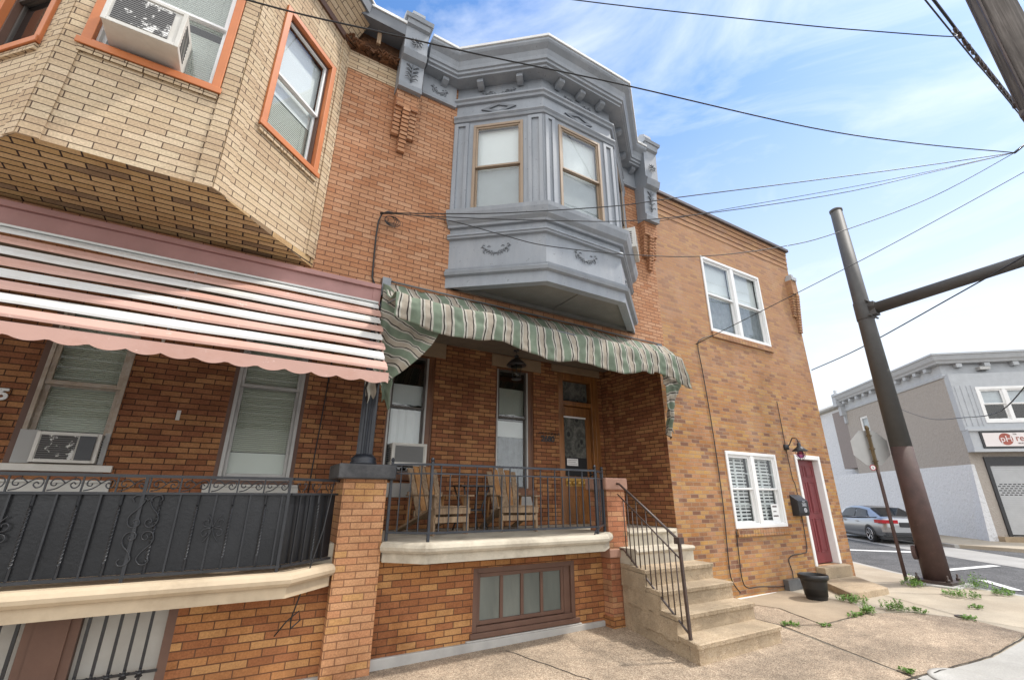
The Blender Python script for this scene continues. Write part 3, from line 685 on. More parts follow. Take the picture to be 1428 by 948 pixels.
# recessed porch wall with windows and door
wa = (1.74, 2.50, 1.93, 3.84); wb_ = (3.66, 4.46, 1.72, 3.86); dr = (5.02, 5.96, 1.15, 3.94)
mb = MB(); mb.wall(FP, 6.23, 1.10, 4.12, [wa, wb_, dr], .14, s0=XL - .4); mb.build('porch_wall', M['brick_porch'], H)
for h, t in ((wa, 3.84), (wb_, 3.86)):
    mb = MB(); mb.fbox(FP, h[0] - .10, h[1] + .16, t, t + .26 if h is wa else t + .22, -.03, .1); mb.build('lintel', M['lintel'], H, bevel=.006)
mb = MB(); mb.fbox(FP, dr[0] - .14, dr[1] + .12, 3.95, 4.09, -.035, .1); mb.build('lintel', M['lintel'], H, bevel=.006)
for h in (wa, wb_):
    mb = MB(); ring(mb, FP, h[0], h[1], h[2], h[3], .03, .02, .14); mb.fbox(FP, h[1] - .11, h[1] - .03, h[2], h[3], .03, .14); mb.build('window_casing', M['darkwood'], H)
    mb = MB(); mb.fbox(FP, h[0] - .02, h[1] + .02, h[2] - .09, h[2], -.05, .1); mb.build('window_sill', M['darkwood'], H)
mb = MB(); mb.fbox(FP, 1.5, 2.42, 1.60, 1.80, -.03, .02); mb.build('stone_sill', M['marble'], H, bevel=.005)
mb = MB(); mb.fbox(FP, 3.62, 4.46, 1.44, 1.62, -.03, .02); mb.build('stone_sill', M['marble'], H, bevel=.005)
w1 = dh_window(H, FP, wa[0] + .03, wa[1] - .11, wa[2], wa[3], M['alu'], M['brown_frame'], d=.03, fw=.03, sw=.03, mid=2.95, cover=[('curtain', 2.38, 2.93, 'shade'), ('scallop', 3.0, 3.34, 'shade')], gm='glass')
w2 = dh_window(H, FP, wb_[0] + .03, wb_[1] - .11, wb_[2], wb_[3], M['alu'], M['brown_frame'], d=.03, fw=.03, sw=.03, mid=2.95, cover=[('shade', 2.62, 2.9, 'shade'), ('curtain', 1.78, 2.62, 'frost'), ('scallop', 3.0, 3.5, 'blind')], gm='glass')
ac_unit(FP, 1.86, 2.40, 2.05, 2.38, -.10, .30, 'white air conditioner in the porch window behind the left wooden chair', 'grille', (1.91, 2.35, 2.10, 2.34))
# door with transom, oak frame
mb = MB(); ring(mb, FP, dr[0], dr[1], dr[2], dr[3], .12, -.01, .14, .13, .03); mb.fbox(FP, dr[0] + .12, dr[1] - .12, 3.30, 3.39, .0, .12)
mb.fbox(FP, dr[1] - .05, dr[1] + .05, dr[2], dr[3], -.03, -.012)
df = mb.build('door_frame', M['doorwood'], H, bevel=.008)
mb = MB(); mb.fbox(FP, dr[0] + .14, dr[1] - .14, 3.40, 3.80, .1, .104); mb.build('transom_pane', M['lace'], df)
mb = MB(); a, b = dr[0] + .125, dr[1] - .125
mb.fbox(FP, a, a + .03, 1.18, 3.29, .06, .11); mb.fbox(FP, b - .11, b, 1.18, 3.29, .06, .11); mb.fbox(FP, a + .03, b - .11, 3.10, 3.29, .06, .108); mb.fbox(FP, a + .03, b - .11, 1.18, 1.98, .07, .108)
for z in (1.3, 1.62): mb.fbox(FP, a + .1, b - .17, z, z + .24, .058, .069)
dd = mb.build('door', M['doorwood'], H, bevel=.006)
mb = MB(); mb.fbox(FP, a + .03, b - .11, 1.98, 3.10, .085, .09); mb.build('lace_curtain', M['lace'], dd)
mb = MB(); mb.fbox(FP, a + .03, b - .11, 1.98, 2.32, .078, .084); mb.build('lower_glass', M['darkvoid'], dd)
mb = MB(); mb.fbox(FP, a + .03, b - .11, 3.07, 3.10, .05, .06); mb.build('curtain_rod', M['white'], dd)
mb = MB(); mb.fbox(FP, a + .10, a + .36, 2.17, 2.30, .070, .076); nt = mb.build('notice', M['white'], dd)
mb = MB()
for k in range(3): mb.fbox(FP, a + .12, a + .34 - .04 * (k % 2), 2.27 - k * .035, 2.275 - k * .035, .067, .0695)
mb.build('notice_lines', M['sign_dark'], nt)
mb = MB(); mb.fbox(FP, a + .05, b - .13, 1.80, 1.96, .052, .0575)
for k in range(4): mb.lathe(FP(a + .11 + k * .12, 1.86, .05), [(.045, -.035), (.05, 0), (.045, .035)], 10)
mb.build('kick_plate', M['gold'], dd)
mb = MB(); mb.lathe(FP(b - .055, 2.02, .03), [(.02, -.02), (.03, 0), (.02, .02)], 10); mb.fbox(FP, b - .075, b - .035, 1.95, 2.12, .045, .059); mb.build('handle', M['black'], dd)
roomback(dd, FP, dr[0], dr[1], dr[2] + .05, dr[3], .112, .5)
text('house_number', '2680', FP, 4.76, 2.62, -.004, .15, M['black'], H, .008, sx=1.0, bold=.004)
mb = MB()
for k in range(7):
    x = 4.55 + k * .07; mb.tube([FP(x, 2.70 + .02 * math.sin(k), -.01), FP(x + .03, 2.74, -.016), FP(x + .06, 2.705, -.01)], .006, 5)
mb.build('number_scroll', M['black'], H)
# side wall of the porch recess
mb = MB(); mb.face([(6.23, D + .001, 1.0), (6.23, 6.9, 1.0), (6.23, 6.9, 4.12), (6.23, D + .001, 4.12)]); mb.face([(6.23, D, .2), (6.23, D + 1.5, .2), (6.23, D + 1.5, 1.0), (6.23, D, 1.0)])
mb.build('porch_side_wall', M['brick_porch'], H)
mb = MB(); mb.box(6.13, 6.225, 6.7, 6.895, 1.15, 3.95); mb.build('brick_reveal', M['brick_porch'], H)
mb = MB(); mb.box(XL - .4, 6.22, D - .01, 6.9, .95, 1.15); mb.build('porch_floor', M['stone'], H)
# projecting porch slab with moulded edge
slabp = [(1.44, 5.28), (1.80, 4.93), (4.28, 4.93), (4.60, 5.20)]
PRF = [(-.05, .95), (.0, .95), (.0, 1.045), (.035, 1.05), (.055, 1.075), (.06, 1.105), (.045, 1.135), (.015, 1.155), (-.05, 1.158)]
mb = MB(); mb.sweep(slabp, PRF); mb.prism([(1.44, D, .96), (1.44, 5.30, .96), (1.83, 4.95, .96), (4.26, 4.95, .96), (4.58, 5.22, .96), (4.58, D, .96)], (0, 0, .19))
mb.build('porch_slab', M['stone'], H)
# pier beside the steps, cap
mb = MB(); mb.box(4.62, 4.97, 5.22, 5.62, -.1, 1.72); mb.build('pier', M['brick_redpier'], H)
mb = MB(); mb.box(4.58, 5.01, 5.18, 5.66, 1.72, 1.89); pc = mb.build('pier_cap', M['redcap'], H, bevel=.02)
mb = MB(); mb.box(4.59, 4.998, 5.19, 5.64, -.1, .10); mb.build('pier_foot', M['brick_low'], H)
mb = MB(); mb.box(4.60, 4.99, 5.2, 5.63, .82, .93); mb.build('pier_band', M['redcap'], H, bevel=.01)
# basement wall, window, stone base
bw = (2.60, 4.12, .12, .80)
mb = MB(); mb.wall(FF, 4.62, .02, .95, [bw], .15, s0=1.42); mb.build('basement_wall', M['brick_low'], H)
mb = MB(); mb.fbox(FF, 1.42, 4.61, -.2, .035, -.035, .1); mb.fbox(FF, 2.52, 4.2, .035, .055, -.03, .05); mb.build('base_stone', M['marble'], H, bevel=.008)
mb = MB(); ring(mb, FF, bw[0], bw[1], bw[2], bw[3], .06, .0, .12); mb.fbox(FF, bw[1] - .16, bw[1] - .06, bw[2], bw[3], .03, .12); ring(mb, FF, bw[0] + .065, bw[1] - .165, bw[2] + .065, bw[3] - .065, .045, .03, .07)
for k in (1, 2, 3):
    x = bw[0] + .11 + k * 1.08 / 3.8 * 1.0; x = bw[0] + .11 + k * (bw[1] - bw[0] - .325) / 4; mb.fbox(FF, x - .022, x + .022, bw[2] + .11, bw[3] - .11, .03, .068)
bwn = mb.build('basement_window', M['brownpaint'], H, bevel=.005)
mb = MB(); mb.fbox(FF, bw[0] + .1, bw[1] - .2, bw[2] + .1, bw[3] - .1, .05, .054); mb.build('pane', paint('dusty_glass', (.13, .145, .13), .35, .35, 1.8, .1, dirt=(.27, .27, .23), dirt_amt=.7, streak=True), bwn)
mb = MB(); mb.fbox(FF, bw[0], bw[1], bw[2], bw[3], .13, .15); mb.build('dusty_backing', paint('dusty_basement_glass', (.12, .13, .12), .7, .3, 2.5, .1, dirt=(.26, .25, .21), dirt_amt=.7), bwn)
mb = MB(); mb.fbox(FF, bw[0] - .03, bw[1] + .05, bw[2] - .055, bw[2], -.03, .1); mb.build('basement_sill', M['brownpaint'], bwn, bevel=.006)
# shared brick pillar with black cap and fluted column
mb = MB(); mb.box(.95, 1.42, 5.28, 5.75, -.2, 1.80); mb.build('pillar', M['brick_pillar'], H)
mb = MB(); mb.box(.87, 1.50, 5.20, 5.83, 1.80, 1.96); mb.build('pillar_cap', paint('black_painted_cap', (.028, .028, .03), .5, .3, 4, .5, dirt=(.16, .155, .15), dirt_amt=.6), H, bevel=.015)
mb = MB(); cx_, cy_ = 1.18, 5.5
mb.lathe((cx_, cy_, 1.96), [(.15, 0), (.15, .03), (.135, .05), (.145, .075), (.115, .10), (.10, .12)], 24)
n = 32; rings = []
for z in (2.08, 3.85):
    rings.append([mb.vert((cx_ + math.cos(2 * PI * k / n) * (.092 if k % 2 else .078), cy_ + math.sin(2 * PI * k / n) * (.092 if k % 2 else .078), z)) for k in range(n)])
for k in range(n): mb.fi([rings[0][k], rings[0][(k + 1) % n], rings[1][(k + 1) % n], rings[1][k]])
mb.lathe((cx_, cy_, 3.85), [(.1, 0), (.14, .05), (.14, .13)], 20)
mb.build('porch_column', M['iron_blue'], H)
# stone and concrete steps
steps = [(.17, 3.74, 4.44, 5.93), (.36, 4.06, 4.52, 5.95), (.555, 4.34, 4.58, 5.96), (.75, 4.62, 4.64, 5.97)]
XLs = lambda y: 4.45 + (y - 3.74) * .235
def skew(mb, y0, y1, z0, z1, xr, e=0):
    mb.hexa([Vector(p) for p in ((XLs(y0) - e, y0, z0), (xr, y0, z0), (xr, y1, z0), (XLs(y1) - e, y1, z0), (XLs(y0) - e, y0, z1), (xr, y0, z1), (xr, y1, z1), (XLs(y1) - e, y1, z1))])
stp = MB(); nose = MB()
for i, (z, y, xl, xr) in enumerate(steps):
    y1 = steps[i + 1][1] - .001 if i < 3 else 5.20
    skew(stp, y, y1, -.15, z - .045, xr)
    yb = y1 + (.03 if i < 3 else 0); n = 110; ed = []
    for k in range(n + 1):
        x = XLs(y) - .016 + (xr + .016 - XLs(y) + .016) * k / n
        c = .006 * noise.noise(Vector((x * 9, y * 5, 1))) + .004 * noise.noise(Vector((x * 40, y * 9, 2))); ch = noise.noise(Vector((x * 6.5, y * 11, 5)))
        c += -.03 * max(0, ch - .22) - .012 * max(0, noise.noise(Vector((x * 28, y, 9))) - .1)
        if k in (0, n): c -= .012
        ed.append((x, y - .032 - c * 1.2, c))
    for (x0, y0, k0), (x1, y1_, k1) in zip(ed, ed[1:]):
        bx0 = x0 + (XLs(yb) - XLs(y)) * max(0, 1 - (x0 - XLs(y)) / .5) * 1.0; bx1 = x1 + (XLs(yb) - XLs(y)) * max(0, 1 - (x1 - XLs(y)) / .5)
        za, zb_ = z + min(0, k0) * .8, z + min(0, k1) * .8
        nose.hexa([Vector(p) for p in ((x0, y0 + .008, z - .05), (x1, y1_ + .008, z - .05), (bx1, yb, z - .05), (bx0, yb, z - .05), (x0, y0 + .003, za - .008), (x1, y1_ + .003, zb_ - .008), (bx1, yb, z - .004), (bx0, yb, z - .004))])
        nose.hexa([Vector(p) for p in ((x0, y0 + .003, za - .008), (x1, y1_ + .003, zb_ - .008), (bx1, yb, z - .004), (bx0, yb, z - .004), (x0, y0 + .018, za), (x1, y1_ + .018, zb_), (bx1, yb, z), (bx0, yb, z))])
ST = stp.build('step_block', M['concrete'], H)
nose.build('step_tread', M['concrete'], ST)
mb = MB()   # patched render on the side of the flight
for (a, b, z0, z1) in ((4.36, 5.05, .30, .50), (4.62, 5.19, .48, .69), (4.05, 4.75, .10, .30)):
    n = 14; top = []; 
    for k in range(n):
        y0, y1 = a + (b - a) * k / n, a + (b - a) * (k + 1) / n; w0, w1 = [z0 + .035 * noise.noise(Vector((y * 7, z0 * 9, 3))) for y in (y0, y1)]
        mb.hexa([Vector(p) for p in ((XLs(y0) - .022, y0, w0), (XLs(y1) - .022, y1, w1), (XLs(y1) + .01, y1, w1), (XLs(y0) + .01, y0, w0), (XLs(y0) - .016, y0, z1), (XLs(y1) - .016, y1, z1), (XLs(y1) + .01, y1, z1), (XLs(y0) + .01, y0, z1))])
mb.build('side_patch', M['concrete'], ST)
for z, y, xl in ((.95, 4.92, 4.80), (1.155, 5.24, 4.98)):
    mb = MB(); xr = 5.98
    mb.box(xl, xr, y, 5.6, z - .21, z - .06); mb.sweep([(xl, y), (xr, y)], [(-.4, z - .06), (.0, z - .065), (.03, z - .055), (.045, z - .03), (.035, z - .008), (.01, z), (-.4, z)])
    mb.build('stone_step', M['stone'], H, bevel=.004)

# ================================================================= NEIGHBOUR (left)
N = thing('row_house', 'row house with a cream brick bay, orange window trim and a pink fascia', 'row house', (-1.6, D, gz(-1.6)))
NX = -4.6
nb = [(-3.06, D), (-2.05, 4.43), (-.72, 4.43), (.29, D)]
mb = MB(); mb.wall(FF, 1.0, 4.12, 7.55, [(-2.9, .14, 4.4, 7.9)], .02, s0=NX)
mb.fbox(FF, NX, 1.118, 3.9, 4.118, .01, .25); mb.fbox(FF, 1.0, 1.12, 4.12, 7.55, .001, .2); mb.build('upper_wall', M['brick_up'], N)
mb = MB(); mb.fbox(FF, NX, 1.118, 4.12, 8.1, .25, 9.0); mb.build('house_core', M['darkvoid'], N)
mb = MB(); mb.fbox(FF, NX, 1.0, 7.555, 7.92, -.012, .1); mb.build('cream_band', M['brick_cream'], N)
mb = MB()   # torn-open cornice: ragged rotten boards
for k in range(130):
    c = Vector((.2 + random.random() * .8, D - .02 - random.random() * .12, 7.93 + random.random() * .10)); d = Vector((random.uniform(-1, 1), random.uniform(-.6, .6), random.uniform(-.3, .35))) * .07; mb.bar(c - d, c + d, random.uniform(.015, .05), random.uniform(.01, .04), rot=random.random() * 3)
mb.box(.2, 1.0, D - .02, D + .1, 7.9, 8.36)
mb.build('torn_cornice', M['rust'], N)
mb = MB(); mb.box(.62, .68, D - .2, D - .16, 8.05, 8.32); mb.build('cornice_stud', M['rough_wood'], N)
mb = MB(); mb.sweep([(.25, D), (1.0, D)], [(.02, 8.33), (.34, 8.30), (.36, 8.50), (.02, 8.52)]); mb.build('cornice_fascia', M['grey_dark'], N)
mb = MB(); mb.box(NX, XL - .02, D + .0, D + 9, 8.5, 8.57); mb.sweep([(.3, D), (1.0, D)], [(-.2, 8.52), (.38, 8.50), (.38, 8.55), (-.2, 8.6)]); mb.build('roof', M['roof_edge'], N)
# cream bay
nby = MB().build('bay', M['brick_cream'], N) if False else None
mbw = MB(); nf = [(nb[0], nb[1], None), (nb[1], nb[2], (.12, 1.18, 5.42, 7.2)), (nb[2], nb[3], (.29, 1.19, 5.42, 7.26))]
ZB = 4.36
for p, q_, h in nf:
    L = math.dist(p, q_); F = frame((p[0], p[1], 0), (q_[0] - p[0], q_[1] - p[1]))
    hs = [h] if h else [(.25, 1.15, 5.42, 7.2)]
    mbw.wall(F, L, ZB, 8.0, hs, .1)
nby = mbw.build('bay', M['brick_cream'], N)
mb = MB(); mb.hexa([Vector(p) for p in ((nb[0][0], D, 4.26), (nb[3][0], D, 4.26), (nb[3][0], D, 4.30), (nb[0][0], D, 4.30), (nb[1][0] + .01, 4.44, ZB), (nb[2][0] - .01, 4.44, ZB), (nb[2][0] - .01, 4.46, ZB + .03), (nb[1][0] + .01, 4.46, ZB + .03))])
mb.v = []; mb.f = []; mb.mi = []; mb.sm = []
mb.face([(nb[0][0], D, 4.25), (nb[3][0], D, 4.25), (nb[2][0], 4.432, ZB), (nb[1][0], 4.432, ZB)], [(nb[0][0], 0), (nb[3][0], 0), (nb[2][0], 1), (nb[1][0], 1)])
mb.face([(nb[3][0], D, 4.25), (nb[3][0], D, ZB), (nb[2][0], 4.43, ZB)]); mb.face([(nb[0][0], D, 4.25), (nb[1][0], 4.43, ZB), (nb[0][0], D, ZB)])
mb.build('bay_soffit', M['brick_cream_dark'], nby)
mb = MB()
for p in (nb[1], nb[2]):  # proud corner bricks
    F = frame((p[0], p[1], 0), (1, 0))
for k, (p, q_, h) in enumerate(nf):
    L = math.dist(p, q_); F = frame((p[0], p[1], 0), (q_[0] - p[0], q_[1] - p[1]))
    for a, b in ((0.0, .14), (L - .14, L)):
        mb.fbox(F, a, b, ZB + .001, 7.98, -.016, .02)
mb.build('corner_brick', M['brick_cream'], nby)
for k, (p, q_, h) in enumerate(nf):
    L = math.dist(p, q_); F = frame((p[0], p[1], 0), (q_[0] - p[0], q_[1] - p[1]))
    h = h or (.25, 1.15, 5.42, 7.2)
    mb = MB(); ring(mb, F, h[0] - .0, h[1] + .0, h[2], h[3], .075, -.03, .08, .07, .085); mb.fbox(F, h[0] - .02, h[1] + .02, h[2] - .012, h[2] + .055, -.05, -.031)
    mb.build('orange_trim', M['orange'], nby, bevel=.005)
    mb = MB()
    for i in range(9): x = h[0] + (h[1] - h[0]) * i / 9; mb.fbox(F, x + .004, x + (h[1] - h[0]) / 9 - .004, h[2] - .075, h[2] - .014, -.028, .01)
    mb.build('brick_sill', M['brick_cream'], nby)
    cov = [('blind', 6.3, 7.1, 'blind'), ('blind', 5.6, 6.2, 'blind')] if k == 1 else [('shade', 6.1, 7.15, 'shade'), ('blind', 5.5, 6.1, 'blind')]
    mid = 6.32
    dh_window(nby, F, h[0] + .075, h[1] - .075, h[2] + .085, h[3] - .07, M['white' if k == 1 else 'brownpaint'], M['white' if k != 0 else 'brown_frame'], d=.03, fw=.02, sw=.03, mid=mid, cover=cov if k else None, gm='glass')
mb = MB(); mb.sweep(nb, [(-.05, 7.93), (.03, 7.93), (.05, 8.0), (-.05, 8.02)], caps=False); mb.build('drip_trim', M['brownpaint'], nby)
mb = MB(); mb.sweep(nb, [(-.05, 8.0), (.05, 8.0), (.34, 8.38), (-.05, 8.38)]); mb.build('flared_eave', M['brick_cream'], nby)
mb = MB(); mb.sweep(nb, [(-.3, 8.38), (.36, 8.36), (.40, 8.54), (-.3, 8.56)]); mb.build('gutter', M['grey_dark'], nby)
mb = MB(); mb.sweep(nb, [(-.3, 8.56), (.42, 8.545), (.42, 8.57), (-.3, 8.62)]); mb.build('white_flashing', M['roof_edge'], nby)
FB = frame((nb[1][0], nb[1][1], 0), (1, 0))
ac_unit(FB, .29, .84, 5.55, 5.98, -.28, .15, 'peeling white air conditioner jutting from the orange front window of the cream bay', 'peeled', (.34, .75, 5.60, 5.93))
# fascia
mb = MB(); mb.fbox(FF, NX, 1.12, 3.94, 4.13, -.05, .01); mb.fbox(FF, NX, 1.12, 4.13, 4.19, -.085, .01); mb.fbox(FF, 1.03, 1.13, 3.88, 4.2, -.06, -.051); mb.build('pink_fascia', M['pink_fascia'], N, bevel=.006)
# porch wall left
n1 = (-2.24, -1.42, 1.90, 3.80); n2 = (-.34, .58, 1.80, 3.80)
mb = MB(); mb.wall(FP, XL - .4, 1.0, 4.12, [n1, n2], .12, s0=NX); mb.build('porch_wall', M['brick_porch'], N)
mb = MB(); mb.fbox(FP, n1[0], n1[0] + .06, n1[2], n1[3], .0, .12); mb.fbox(FP, n1[0] - .02, n1[1] + .02, n1[2] - .08, n1[2], -.02, .1); mb.build('window_casing', M['brownpaint'], N)
mb = MB(); mb.fbox(FP, n2[0], n2[0] + .05, n2[2], n2[3], .0, .12); mb.fbox(FP, n2[1] - .05, n2[1], n2[2], n2[3], .0, .12)
mb.fbox(FP, n2[0] - .02, n2[1] + .02, n2[2] - .06, n2[2], -.02, .1); mb.build('window_casing', M['brownpaint'], N)
w = dh_window(N, FP, n1[0] + .06, n1[1], n1[2] + .0, n1[3], M['alu_tan'], M['alu_tan'], d=-.01, fw=.04, sw=.05, mid=2.82, cover=[('blind', 2.3, 3.7, 'blind')], gm='glass_low')
w = dh_window(N, FP, n2[0] + .05, n2[1] - .05, n2[2] + .0, n2[3], M['alu'], M['alu'], d=-.01, fw=.045, sw=.04, mid=3.02, cover=[('blind', 2.16, 3.7, 'blind'), ('scallop', 1.85, 2.15, 'shade')], gm='glass_low')
r = ac_unit(FP, -2.02, -1.48, 1.95, 2.27, -.10, .2, 'flaking window air conditioner low in the far-left porch window with a taped sash', 'peeled', (-1.98, -1.68, 1.98, 2.24))
for s0_, s1_ in ((-2.18, -2.03), (-1.47, -1.42)): mb = MB(); mb.fbox(FP, s0_, s1_, 1.94, 2.29, -.03, .0); mb.build('side_curtain', M['siding'], r)
mb = MB(); mb.fbox(FP, -1.66, -1.52, 1.98, 2.24, -.112, -.10); mb.build('control_panel', M['black'], r)
mb = MB(); mb.fbox(FP, -2.25, -1.32, 1.86, 1.93, -.06, -.01); mb.build('apron', M['ac_white'], r)
for a, b, z in ((-2.6, -1.30, 1.74), (-.42, .66, 1.72)):
    mb = MB(); mb.fbox(FP, a, b, z - .22, z, -.03, .02); mb.fbox(FP, a, b, z + .0, z + .03, -.05, .02); mb.build('stone_sill', M['pane_white'], N, bevel=.004)
text('house_number', '5', FP, -2.42, 2.64, -.012, .17, M['roof_edge'], N, .01, sx=1.15, bold=.006)
mb = MB(); mb.fbox(FP, -.86, -.82, 2.50, 2.62, -.012, -.001); mb.build('wall_plate', M['ac_white'], N)
mb = MB(); mb.tube([FP(x, z, -.012) for x, z in ((.78, 1.2), (.80, 2.0), (.83, 2.8), (.86, 3.9))], .008, 5); mb.build('wall_cable', M['cable'], N)
mb = MB(); mb.fbox(FP, -2.62, -2.44, 2.02, 2.42, -.1, -.001); mb.build('wall_mailbox', M['black'], N, bevel=.02)
# porch floor and slab
mb = MB(); mb.box(NX, .94, 5.45, 6.9, .78, .965); mb.build('porch_floor', M['stone_tan'], N)
mb = MB(); mb.box(NX, XL - .4, 6.86, 6.899, .9, 1.0); mb.build('floor_edge', M['stone_tan'], N)
nsl = [(NX, 4.88), (.50, 4.88), (.93, 5.30)]
mb = MB(); mb.sweep(nsl, [(o, z - .185) for o, z in PRF]); mb.prism([(NX, D, .78), (NX, 4.9, .78), (.48, 4.9, .78), (.92, 5.32, .78), (.92, D, .78)], (0, 0, .185)); mb.build('porch_slab', M['stone_tan'], N)
# basement: barred windows
b1 = (-1.02, -.30, -.15, .70); b2 = (-2.5, -1.22, -.15, .70)
mb = MB(); mb.wall(FF, .95, -.25, .78, [b1, b2], .14, s0=NX); mb.build('basement_wall', M['brick_low'], N)
mb = MB(); mb.fbox(FF, -.28, .95, -.3, -.03, -.03, .1); mb.build('base_stone', M['marble'], N)
for h in (b1, b2):
    mb = MB(); ring(mb, FF, h[0], h[1], h[2], h[3], .07, -.0, .12, .02); fr_ = mb.build('basement_window', M['brownpaint'], N)
    mb = MB(); mb.fbox(FF, h[0] + .07, h[1] - .07, h[2], h[3] - .02, .09, .11); mb.build('whitened_pane', M['pane_white'], fr_)
    k = h[0] + .12
    while k < h[1] - .09:
        mb = MB(); mb.fbox(FF, k - .011, k + .011, h[2], h[3] - .02, .0, .022); mb.lathe(FF(k, .22, -.012), [(.0, -.02), (.02, -.012), (.024, 0), (.02, .012), (.0, .02)], 8)
        for a in range(5): aa = a * 2 * PI / 5 + .3; mb.tube([FF(k, .22, -.012), FF(k + .034 * math.cos(aa), .22 + .034 * math.sin(aa), -.012)], .011, 5)
        mb.build('window_bar', M['black'], fr_); k += .105
    mb = MB(); mb.fbox(FF, h[0] + .06, h[1] - .06, .21, .232, -.006, .0); mb.build('cross_bar', M['black'], fr_)
mb = MB(); mb.fbox(FF, -1.225, -1.015, -.15, .7, -.02, .05); mb.build('basement_jamb', M['brownpaint'], N)

# ================================================================= CORNER HOUSE
E = thing('row_house', 'flat-roofed corner house of mixed brown and yellow brick with a maroon door', 'corner house', (9, D, gz(9)))
EX0, EX1 = 6.42, 11.53
lw = (7.75, 9.36, 1.09, 2.45); uw = (7.90, 10.02, 4.88, 6.66); dw = (10.12, 11.0, .34, 2.42)
mb = MB(); mb.wall(FF, EX1, -.2, 7.72, [lw, uw, dw], .16, s0=6.23 + .19)
mb.wall(FF, EX0, -.2, 4.12, [], .1, s0=6.23)
c0 = (EX1, D); c1 = far(c0, 10)
mb.face([(c0[0], c0[1], -.2), (c1[0], c1[1], -.2), (c1[0], c1[1], 7.85), (c0[0], c0[1], 7.85)])
mb.build('wall', M['brick_end'], E)
mb = MB(); mb.prism([(EX0 + .01, D + .01, 7.60), (EX1 - .01, D + .01, 7.60), (c1[0], c1[1], 7.60), (EX0 + .01, c1[1], 7.60)], (0, 0, .1)); mb.build('roof', M['roof_edge'], E)
mb = MB(); mb.box(EX0, EX1 - .4, D + .8, D + 8, 0, 7.6); mb.build('house_core', M['darkvoid'], E)
mb = MB()
for k, z in enumerate((7.30, 7.43, 7.56, 7.69)): mb.box(EX0 + (.0), EX1, D - .010 - .010 * k, D + .1, z, z + .112)
mb.build('brick_corbel_course', M['brick_end'], E)
mb = MB(); mb.box(EX0 - .02, EX1 + .05, D - .10, D + .3, 7.79, 7.87); mb.build('coping', M['trim_dark'], E, bevel=.01)
mb = MB(); mb.box(11.28, 11.50, D - .17, D, 6.88, 6.97); mb.box(11.30, 11.40, D - .15, D - .02, 6.97, 7.04); mb.build('pilaster_cap', M['lightgrey'], E)
mb = MB(); mb.box(11.27, 11.51, D - .14, D, 6.50, 6.88)
for k in range(15):
    z = 6.49 - k * .067; y = D - .13 + k * .0075
    mb.box(11.385, 11.51, y - .02, D, z - .054, z)
    if k < 9: mb.box(11.27, 11.38, y + .02, D, z - .054, z)
mb.build('pilaster', M['brick_end'], E)
for (a, b, c, d_), cov, grid in ((lw, 'wide', (3, 2)), (uw, 'shade', None)):
    mb = MB(); ring(mb, FF, a, b, c, d_, .06, -.02, .08); m_ = (a + b) / 2; mb.fbox(FF, m_ - .055, m_ + .055, c + .06, d_ - .06, -.015, .08)
    wf = mb.build('window_frame', M['white'], E, bevel=.006)
    for s0_, s1_ in ((a + .06, m_ - .055), (m_ + .055, b - .06)):
        md = (c + d_) / 2
        cv = [('wide', c + .09, d_ - .08, 'blind_white')] if cov == 'wide' else [('shade', md - .02, d_ - .05, 'shade'), ('curtain', c + .05, md - .02, 'frost')]
        dh_window(E, FF, s0_, s1_, c + .06, d_ - .06, M['white'], M['white'], d=.0, fw=.02, sw=.035, mid=md, cover=cv, grid=grid)
    mb = MB(); n = 20
    for i in range(n): x = a + (b - a + .04) * i / n; mb.fbox(FF, x + .003, x + (b - a + .04) / n - .004, c - .13, c - .005, -.04, .02)
    mb.build('brick_sill', M['brick_end'], E)
mb = MB(); mb.fbox(FF, 9.02, 9.24, 1.20, 1.50, .052, .055); pp = mb.build('paper_notice', M['shade'], E)
mb = MB()
for k, (x0_, x1_, hh) in enumerate(((9.06, 9.19, .03), (9.07, 9.17, .02), (9.05, 9.20, .026))):
    z = 1.44 - k * .085; x = x0_
    while x < x1_: mb.fbox(FF, x, x + .014, z, z + hh, .049, .0515); x += .021
mb.build('notice_lines', M['sign_dark'], pp)
# door
mb = MB(); mb.fbox(FF, dw[0] - .05, dw[0] + .03, dw[2], dw[3] + .07, -.02, .15); mb.fbox(FF, dw[1] - .03, dw[1] + .06, dw[2], dw[3] + .07, -.02, .15); mb.fbox(FF, dw[0] + .03, dw[1] - .03, dw[3] - .02, dw[3] + .07, -.02, .15)
dfr = mb.build('door_frame', M['white'], E, bevel=.008)
mb = MB(); a, b = dw[0] + .03, dw[1] - .03; z0, z1 = dw[2] + .02, dw[3] - .02
mb.fbox(FF, a, b, z0, z1, .11, .15)
def panel(x0_, x1_, y0_, y1_):
    ring(mb, FF, x0_, x1_, y0_, y1_, .016, .100, .109); mb.fbox(FF, x0_ + .035, x1_ - .035, y0_ + .035, y1_ - .035, .102, .109)
for x0_, x1_ in ((a + .1, a + .37), (b - .37, b - .1)):
    panel(x0_, x1_, z1 - .36, z1 - .12); panel(x0_, x1_, z0 + .95, z1 - .46); panel(x0_, x1_, z0 + .2, z0 + .85)
rd = mb.build('door', M['reddoor'], E, bevel=.003)
mb = MB(); mb.lathe(FF(a + .06, z0 + .92, .07), [(.01, -.03), (.03, -.015), (.032, .01), (.01, .03)], 12); mb.fbox(FF, a + .045, a + .075, z0 + .90, z0 + .94, .07, .11); mb.build('handle', M['gold'], rd)
mb = MB(); mb.fbox(FF, dw[0] - .05, dw[1] + .07, .06, .335, -.18, .15); mb.build('door_sill', M['concrete'], E, bevel=.015)
mb = MB(); mb.box(9.95, 10.62, 4.42, 5.2, -.05, .135) ; 
